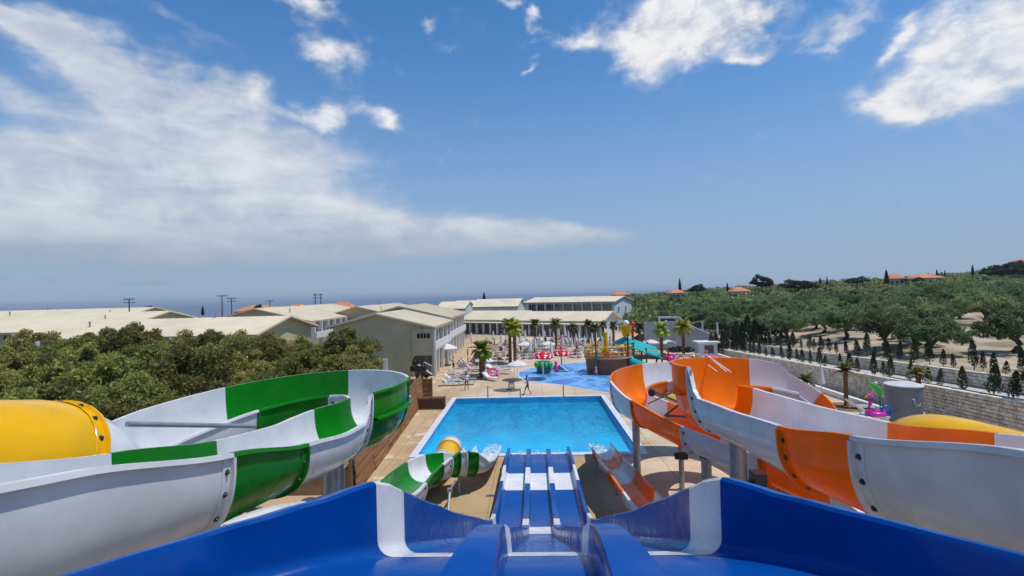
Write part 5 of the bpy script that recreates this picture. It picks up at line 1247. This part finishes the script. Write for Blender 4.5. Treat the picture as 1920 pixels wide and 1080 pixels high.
for r_ in range(12):
    o = link('board', MB().box(0, -.02, 0, 2.75, .02, .150).mesh('board', M_WOOD) if r_ == 0 else bpy.data.meshes['board.003'] if 'board.003' in bpy.data.meshes else PLM[0], pe); o.location = (0, rg.uniform(-.02, .02), .01+r_*.158)
MB().box(2.76, -.06, 0, 2.88, .06, 2.0).build('fence_post', M_WOOD, pe)
# earth bank held by the fence
mb = MB(); mb.add([(-9.4, 41.4, 1.25), (-8.5, 22.5, 1.25), (-13, 22.5, .6), (-14, 41.4, .6), (-9.4, 41.4, -.1), (-8.5, 22.5, -.1), (-13, 22.5, -.1), (-14, 41.4, -.1)], [(0,3,2,1),(4,5,6,7),(0,1,5,4),(1,2,6,5),(2,3,7,6),(3,0,4,7)])
structure(mb.build('earth_bank', mat('dry_earth', (.24, .17, .10), .95, .3, 1.2, bump=.5, bscale=6)))
# ------------------------------------------------------------------ splash pad toys
def mushroom(label, px, by, ty, wd):
    b_ = G(px, by, 0); h = D(px, ty, b_.y).z; R_ = wd/FPX*b_.y/2
    r = thing('mushroom_fountain', label, 'fountain', (b_.x, b_.y, .014))
    MB().lathe([(.0001, h-.2), (.07, h-.2), (.09, 0), (.2, 0), (.2, .06)], 14).build('stem', M_WPAINT, r, 40)
    dome = [(R_*sin(a), h-.62+.62*cos(a)) for a in [pi/2*k/8 for k in range(9)]]
    dome[0] = (.0001, h); MB().lathe(dome+[(R_*.96, h-.70), (R_*.6, h-.6), (.08, h-.55)], 28).build('cap', M_RED, r, 50)
    for ring, k, a0 in ((.35, 5, .2), (.68, 9, .0), (.90, 12, .15)):
        for i in range(k):
            a = 2*pi*i/k+a0; th = pi/2*ring; c = Vector((R_*sin(th)*cos(a), R_*sin(th)*sin(a), h-.62+.62*cos(th))); nr = Vector((.62*sin(th)*cos(a), .62*sin(th)*sin(a), R_*cos(th))).normalized()
            o = link('spot', SPOT, r); place(o, c, nr); 
    return r
SPOT = MB().lathe([(.0001, .022), (.10, .016), (.125, -.02)], 12).mesh('spot', M_WPAINT, 60)
mushroom('nearer red mushroom fountain with white spots on the splash pad', 1019, 711, 659, 42); mushroom('farther red mushroom fountain with white spots on the splash pad', 1053, 692, 655, 40)
b_ = G(1018, 699, 0); tt = thing('plant_tub', 'round green tub shaped like a plant behind the nearer red mushroom', 'play toy', (b_.x+.1, b_.y, .014))
MB().lathe([(.0001, 1.25), (.75, 1.3), (.88, 1.1), (.80, .1), (.72, 0)], 10).build('tub', M_DGREEN, tt, 30)
for k in range(10):
    a = 2*pi*k/10; MB().ball((cos(a)*.86, sin(a)*.86, .95), .22, .22, .34, 8, 6).build('leaf', M_LIME, tt, 60)
b_ = G(1050, 697, 0); dt = thing('slide_toy', 'small pink and white animal slide under the farther mushroom', 'play toy', (b_.x, b_.y, .014))
MB().ball((-.35, 0, .45), .42, .3, .45, 12, 8).build('body', M_PINK, dt, 60); MB().add([(-.1, -.3, .9), (-.1, .3, .9), (.95, .35, .05), (.95, -.35, .05), (-.1, -.3, .78), (-.1, .3, .78), (.95, .35, 0), (.95, -.35, 0)], [(0,3,2,1),(4,5,6,7),(0,1,5,4),(1,2,6,5),(2,3,7,6),(3,0,4,7)]).build('chute', M_WPAINT, dt); MB().ball((-.45, -.1, 1.05), .2, .2, .22, 10, 7).build('head', M_PINK, dt, 60)
# pirate ship play structure
sx, sy = 8.75, 55.3; ps_ = thing('play_ship', 'brown pirate ship play structure with yellow railing on the splash pad', 'play structure', (sx, sy, .014))
k = 26; hullp = []
def hull_ring(s, z): return [(2.55*s*cos(2*pi*i/k), 2.1*s*sin(2*pi*i/k), z) for i in range(k)]
mb = MB(); rr = [hull_ring(.94, 0), hull_ring(.97, .8), hull_ring(1.0, 1.75), hull_ring(1.03, 1.76), hull_ring(1.03, 1.95), hull_ring(.98, 1.96), hull_ring(.97, 1.8)]
sweep(mb, rr, caps=False); mb.face(range(len(mb.v)-k, len(mb.v))); mb.build('hull', M_HULL, ps_, 40)
mb = MB(); sweep(mb, [hull_ring(1.035, 1.70), hull_ring(1.06, 1.71), hull_ring(1.06, 1.86), hull_ring(1.035, 1.87)], caps=False); mb.build('gunwale', mat('tan_fibreglass', (.52, .34, .18), .5, .1, 3), ps_, 30)
mb = MB(); mb.path(hull_ring(1.0, 3.0)+[hull_ring(1.0, 3.0)[0]], .07, 6); mb.path(hull_ring(1.0, 2.4)+[hull_ring(1.0, 2.4)[0]], .05, 6); mb.build('rail', M_YELLOW, ps_, 50)
for i in range(0, k, 2): q = hull_ring(1.0, 0)[i]; MB().bar((q[0], q[1], 1.8), (q[0], q[1], 3.05), .05, 6).build('rail_post', M_YELLOW, ps_)
for i in range(9):
    q = hull_ring(1.0, 0)[(i*2+13) % k]; MB().box(q[0]-.16, q[1]-.03, 2.0, q[0]+.16, q[1]+.03, 2.6).build('panel', M_ORANGE if i % 2 else M_PINKW, ps_)
MB().bar((-.2, 0, 1.8), (-.2, 0, 4.5), .24, 14).build('mast', M_YELLOW, ps_, 40)
MB().bar((-1.6, -1.9, 0), (-1.6, -1.9, 4.7), .10, 10).build('mast', M_DGREEN, ps_, 40); MB().bar((2.0, -1.4, 0), (2.0, -1.4, 4.4), .09, 10).build('mast', M_DARK, ps_, 40)
MB().path([(-1.6, -1.9, 4.6), (-1.5, -2.5, 4.8), (-1.3, -3.1, 4.5), (-1.2, -3.3, 4.0)], .08, 8).build('water_spout', M_DGREEN, ps_, 40)
# bucket tower with teal roof and slides
bx, by = 13.5, 57.0; bt = thing('bucket_tower', 'play tower with yellow tipping bucket and slanted teal roof behind the ship', 'play structure', (bx, by, .014))
for x in (-1.75, -.3, 1.45):
    for y in (-1.2, 1.2): MB().bar((x, y, 0), (x, y, 3.2 if x < -1 else 2.6 if x < 1 else 1.9), .10, 8).build('post', M_DGREEN if x < .5 else M_DARK, bt, 40)
MB().box(-2.0, -1.3, 1.3, 1.1, 1.3, 1.42).build('deck', M_HULL, bt)
for x0, z0, x1, z1, nm in ((-1.9, 3.05, 1.5, 1.75, 'roof'),):
    for i in range(8):
        t0, t1 = i/8, (i+.95)/8; a0, a1 = x0+(x1-x0)*t0, x0+(x1-x0)*t1; c0, c1 = z0+(z1-z0)*t0, z0+(z1-z0)*t1; tl_ = .48
        q = [(a0, -1.5, c0-tl_), (a1, -1.5, c1-tl_), (a1, 1.5, c1+tl_), (a0, 1.5, c0+tl_)]
        MB().add(q+[(x, y, z+(.09, .12, .12, .09)[k_]) for k_, (x, y, z) in enumerate(q)], [(0,3,2,1),(4,5,6,7),(0,1,5,4),(1,2,6,5),(2,3,7,6),(3,0,4,7)]).build('roof_panel', M_TEAL, bt)
MB().lathe([(.001, 3.9), (.25, 3.8), (1.25, 3.35), (1.35, 3.2), (1.2, 3.2)], 8, c=(-2.4, 0.6, -.15)).build('round_roof', M_TEAL, bt, 30)
MB().path([(.9, -1.6, 1.2), (.9, -1.6, 1.75), (1.9, -1.6, 1.75), (2.0, -1.6, 1.65), (2.0, -1.6, 0)], .07, 6).build('frame', M_DARK, bt)
MB().bar((-2.3, .6, 0), (-2.3, .6, 3.95), .12, 8).bar((-1.4, .6, 0), (-1.4, .6, 5.1), .12, 8).bar((-1.4, .6, 5.0), (-2.2, .4, 5.6), .09, 8).build('bucket_frame', M_RED, bt, 40)
MB().lathe([(.0001, 4.05), (.46, 4.05), (.50, 4.4), (.68, 5.25), (.72, 5.3), (.66, 5.3), (.45, 4.3), (.0001, 4.2)], 18, c=(-2.25, 0, -.2)).build('bucket', M_YELLOW, bt, 40)
MB().ball((-2.25, 0, 5.35), .36, .36, .38, 12, 8).build('bucket_top', M_WPAINT, bt, 60)
MB().ball((-1.35, .6, 5.2), .28, .28, .3, 10, 7).build('red_knob', M_RED, bt, 60)
for y in (-1.25, 1.25): MB().bar((-1.9, y, 2.2), (1.0, y, 2.2), .05, 6).bar((-1.9, y, 1.8), (1.0, y, 1.8), .04, 6).build('rail', M_YELLOW, bt)
ts = thing('tube_slide', 'small teal and white tube slide curling down beside the ship hull', 'water slide', (0, 0, 0))
tube(ts, [(12.1, 58.8, 2.0, .5, 'T'), (11.5, 57.2, 1.75, .5), (11.0, 55.9, 1.5, .52, 'W'), (11.2, 54.9, 1.25, .52, 'T'), (12.1, 53.9, .9, .5), (13.3, 53.4, .62, .5)])
# grey kiosk with inflatables
q = G(1697, 813, 0); kx, ky = q.x, q.y
kz = thing('kiosk', 'round grey painted pump kiosk with flat pale top before the stone wall', 'kiosk', (kx, ky, 0))
MB().lathe([(.95, 0), (.96, .05), (.96, 3.0)], 40).build('wall', M_KIOSK, kz, 40); MB().lathe([(.0001, 3.07), (.90, 3.07), (1.0, 3.04), (1.0, 2.98), (.96, 2.975)], 40).build('roof', mat('pale_concrete', (.50, .52, .55), .8, .1, 2), kz, 40)
MB().bar((.40, -.98, 1.55), (.10, -1.35, .25), .055, 8).build('pipe', M_WPAINT, kz, 40)
for k in range(7):
    a = -1.15+.12*rg.uniform(-1, 1)+.0; th = -pi/2+.15+rg.uniform(-.28, .28); z = 2.0+rg.uniform(-.35, .35); c = Vector((cos(th)*.966, sin(th)*.966, z)); th2 = th+rg.uniform(-.16, .16); z2 = z+rg.uniform(-.28, .28)
    MB().bar(c, (cos(th2)*.972, sin(th2)*.972, z2), .022, 5).build('paint_splash', M_LGREY, kz)
fx, fy = D(1638, 781, 30.0).x, 30.0; fz = D(1638, 779, 30.0).z
sd = thing('display_stand', 'low white stand carrying the pool inflatables beside the grey kiosk', 'stand', (fx, fy, 0))
MB().box(-.7, -.35, fz-.08, .75, .45, fz).build('shelf', M_WPAINT, sd)
for x in (-.6, .65): MB().box(x-.04, -.3, 0, x+.04, .4, fz-.08).build('leg', M_WPAINT, sd)
fl = thing('flamingo_float', 'magenta inflatable flamingo with yellow beak beside the grey kiosk', 'pool float', (fx, fy, fz))
MB().path([(.42*cos(a)+.12, .36*sin(a), .14) for a in [2*pi*i/16 for i in range(17)]], .14, 10).build('ring', M_MAGENTA, fl, 60)
MB().path([(-.22, -.1, .2), (-.36, -.12, .45), (-.30, -.12, .70), (-.16, -.12, .90), (-.10, -.12, 1.10), (-.20, -.12, 1.26), (-.36, -.12, 1.24)], [.13, .12, .11, .105, .10, .10, .09], 10).build('neck', M_MAGENTA, fl, 60)
MB().bar((-.40, -.12, 1.24), (-.58, -.12, 1.08), .08, 8, .02).build('beak', M_YELLOW, fl, 60)
cr = thing('crocodile_float', 'green inflatable leaning high against the left side of the grey kiosk', 'pool float', (fx+.35, fy+.1, fz))
MB().path([(.30, .25, 1.2), (.15, .2, 1.5), (-.1, .1, 1.72), (-.42, 0, 1.9), (-.6, -.05, 2.02)], [.16, .19, .17, .12, .07], 10).build('body', M_LIME, cr, 60); MB().ball((-.05, .05, 1.92), .1, .08, .08, 8, 6).build('eye', M_WPAINT, cr, 60); MB().bar((.3, .25, 0), (.3, .25, 1.25), .04, 6).build('prop', M_DGREEN, cr)
bb = tag(MB().path([(.26*cos(a), 0, .33+.26*sin(a)) for a in [2*pi*i/16 for i in range(17)]], .085, 8).build('swim_ring', M_BLUEV, None, 60), 'dark blue swim ring propped between flamingo and grey kiosk', 'swim ring'); bb.location = (fx+.62, fy-.2, fz)
# pink floats
def ring_float(label, x, y, z, m_, rr=.5):
    o = MB().path([(rr*cos(a), rr*sin(a)*.4, .42+rr*sin(a)*.75) for a in [2*pi*i/18 for i in range(19)]], .15, 8).build('swim_ring', m_, None, 60); tag(o, label, 'swim ring').location = (x, y, z); return o
q = G(925, 705, 0); ring_float('pink swim ring lying near the foot of the bright palm', q.x, q.y, 0, M_PINK)
q = D(1334, 664, 40); ff = thing('flamingo_float', 'pink inflatable flamingo hanging above the rim of the orange spiral', 'pool float', (q.x, 40, q.z-.7))
MB().path([(.45*cos(a), .4*sin(a), .35) for a in [2*pi*i/16 for i in range(17)]], .17, 8).build('ring', M_PINK, ff, 60); MB().path([(-.3, 0, .4), (-.45, 0, .65), (-.35, 0, .9), (-.5, 0, 1.0)], .1, 8).build('neck', M_PINK, ff, 60); MB().bar((0, 0, 0), (0, 0, -q.z+.7), .05, 6).build('pole', M_WPAINT, ff)
for px, py, y, m_, lab in ((1249, 667, 64, M_RED, 'red inflatable by the foot of the slim red-trunked palm'), (1258, 668, 63, M_MAGENTA, 'purple pink inflatable right of the red one by the slim palm'), (1209, 645, 68, M_RED, 'red parasol-like inflatable behind the teal roof')):
    q = D(px, py, y); o = MB().ball((0, 0, .32), .5, .4, .32, 12, 8).ball((.3, -.1, .7), .2, .18, .25, 10, 6).build('inflatable', m_, None, 60); tag(o, lab, 'inflatable').location = (q.x, y, max(0, q.z-.6))
# ------------------------------------------------------------------ vehicles, poles
def car(label, loc, rz, paint, van=False):
    r = thing('parked_van' if van else 'parked_car', label, 'van' if van else 'car', loc, rz); L, Wd = (5.6, 2.0) if van else (4.2, 1.75)
    pro = [(-L/2, .35), (-L/2, 2.35), (-L/2+.1, 2.45), (L/2-1.3, 2.45), (L/2-.5, 1.45), (L/2, 1.2), (L/2, .35)] if van else [(-L/2, .35), (-L/2, .95), (-L/2+.3, 1.0), (-L/2+.9, 1.45), (.5, 1.48), (1.15, 1.0), (L/2-.1, .85), (L/2, .6), (L/2, .35)]
    k = len(pro); v = [(x, -Wd/2, z) for x, z in pro]+[(x, Wd/2, z) for x, z in pro]
    MB().add(v, [tuple(range(k)), tuple(range(2*k-1, k-1, -1))]+[(i, k+i, k+(i+1) % k, (i+1) % k) for i in range(k)]).build('body', paint, r)
    for sg in (-1, 1):
        y0 = sg*(Wd/2+.004); q = [(-L/2+.7, 1.05), (-L/2+1.05, 1.38), (.42, 1.40), (.95, 1.02)] if not van else [(-L/2+.4, 1.5), (-L/2+.4, 2.1), (L/2-1.5, 2.1), (L/2-.85, 1.5)]
        MB().add([(x, y0, z) for x, z in q]+[(x, y0-sg*.05, z) for x, z in q], [(0, 1, 2, 3), (4, 7, 6, 5), (0, 4, 5, 1), (1, 5, 6, 2), (2, 6, 7, 3), (3, 7, 4, 0)]).build('side_window', M_GLASS, r)
        for x in (-L/2+.8, L/2-.85): MB().bar((x, sg*(Wd/2-.2), .33), (x, sg*(Wd/2+.01), .33), .33, 16).build('wheel', M_BLACK, r, 40)
    ws = [(.56, 1.44), (1.12, 1.03)] if not van else [(L/2-1.24, 2.38), (L/2-.56, 1.52)]
    MB().add([(ws[0][0]+.02, -Wd/2+.12, ws[0][1]+.01), (ws[0][0]+.02, Wd/2-.12, ws[0][1]+.01), (ws[1][0]+.02, Wd/2-.12, ws[1][1]+.01), (ws[1][0]+.02, -Wd/2+.12, ws[1][1]+.01), (ws[0][0]-.05, -Wd/2+.12, ws[0][1]-.03), (ws[0][0]-.05, Wd/2-.12, ws[0][1]-.03), (ws[1][0]-.05, Wd/2-.12, ws[1][1]-.03), (ws[1][0]-.05, -Wd/2+.12, ws[1][1]-.03)], [(0, 3, 2, 1), (4, 5, 6, 7), (0, 1, 5, 4), (1, 2, 6, 5), (2, 3, 7, 6), (3, 0, 4, 7)]).build('windscreen', M_GLASS, r)
    return r
M_WCAR = mat('white_car_paint', (.72, .73, .75), .25, .04, 2, coat=.6); M_BCAR = mat('black_car_paint', (.015, .016, .02), .2, .1, 2, coat=.6)
g0 = D(1261, 607, 100); car('white van parked on the track above the slim palms', (g0.x, 100, ground(g0.x, 100)), -.25, M_WCAR, True)
car('white car parked on the upper terrace at the right edge', (37.6, 33.4, ground(37.6, 33.4)+.0), .3, M_WCAR)
g1 = D(1213, 625, 85); car('black car parked in the shade behind the red inflatable', (g1.x, 85, ground(g1.x, 85)), -.6, M_BCAR)
def pole(label, px, ty, y, arms, tw=False):
    t_ = D(px, ty, y); z0 = ground(t_.x, y)-1; r = thing('power_pole', label, 'power pole', (t_.x, y, z0)); h = t_.z-z0
    xs_ = (-.75, .75) if tw else (0,)
    for x in xs_: MB().bar((x, 0, 0), (x, 0, h), .17, 8, .11).build('pole', M_TRUNK, r, 40)
    for k in range(arms): MB().box(-1.3, -.06, h-.35-k*.75, 1.3, .06, h-.2-k*.75).build('crossarm', M_TRUNK, r)
    for x in (-1.15, -.5, .5, 1.15): MB().bar((x, 0, h-.2), (x, 0, h+.1), .06, 6).build('insulator', M_DARK, r)
    return r
pole('wooden power pole with two crossarms farthest left over the roofs', 242, 559, 105, 2); pole('wooden power pole with one crossarm, left of a near pair', 416, 553, 120, 1); pole('shorter wooden power pole with crossarms, right of a near pair', 434, 558, 135, 2)
pole('double wooden power pole with crossarm above the balcony block', 596, 551, 125, 2, True); pole('thin distant power pole near the orange roofed house', 506, 563, 170, 1)
for o in list(bpy.data.objects):
    if o.location.y < -45 and o.get('category'): bpy.data.objects.remove(o)
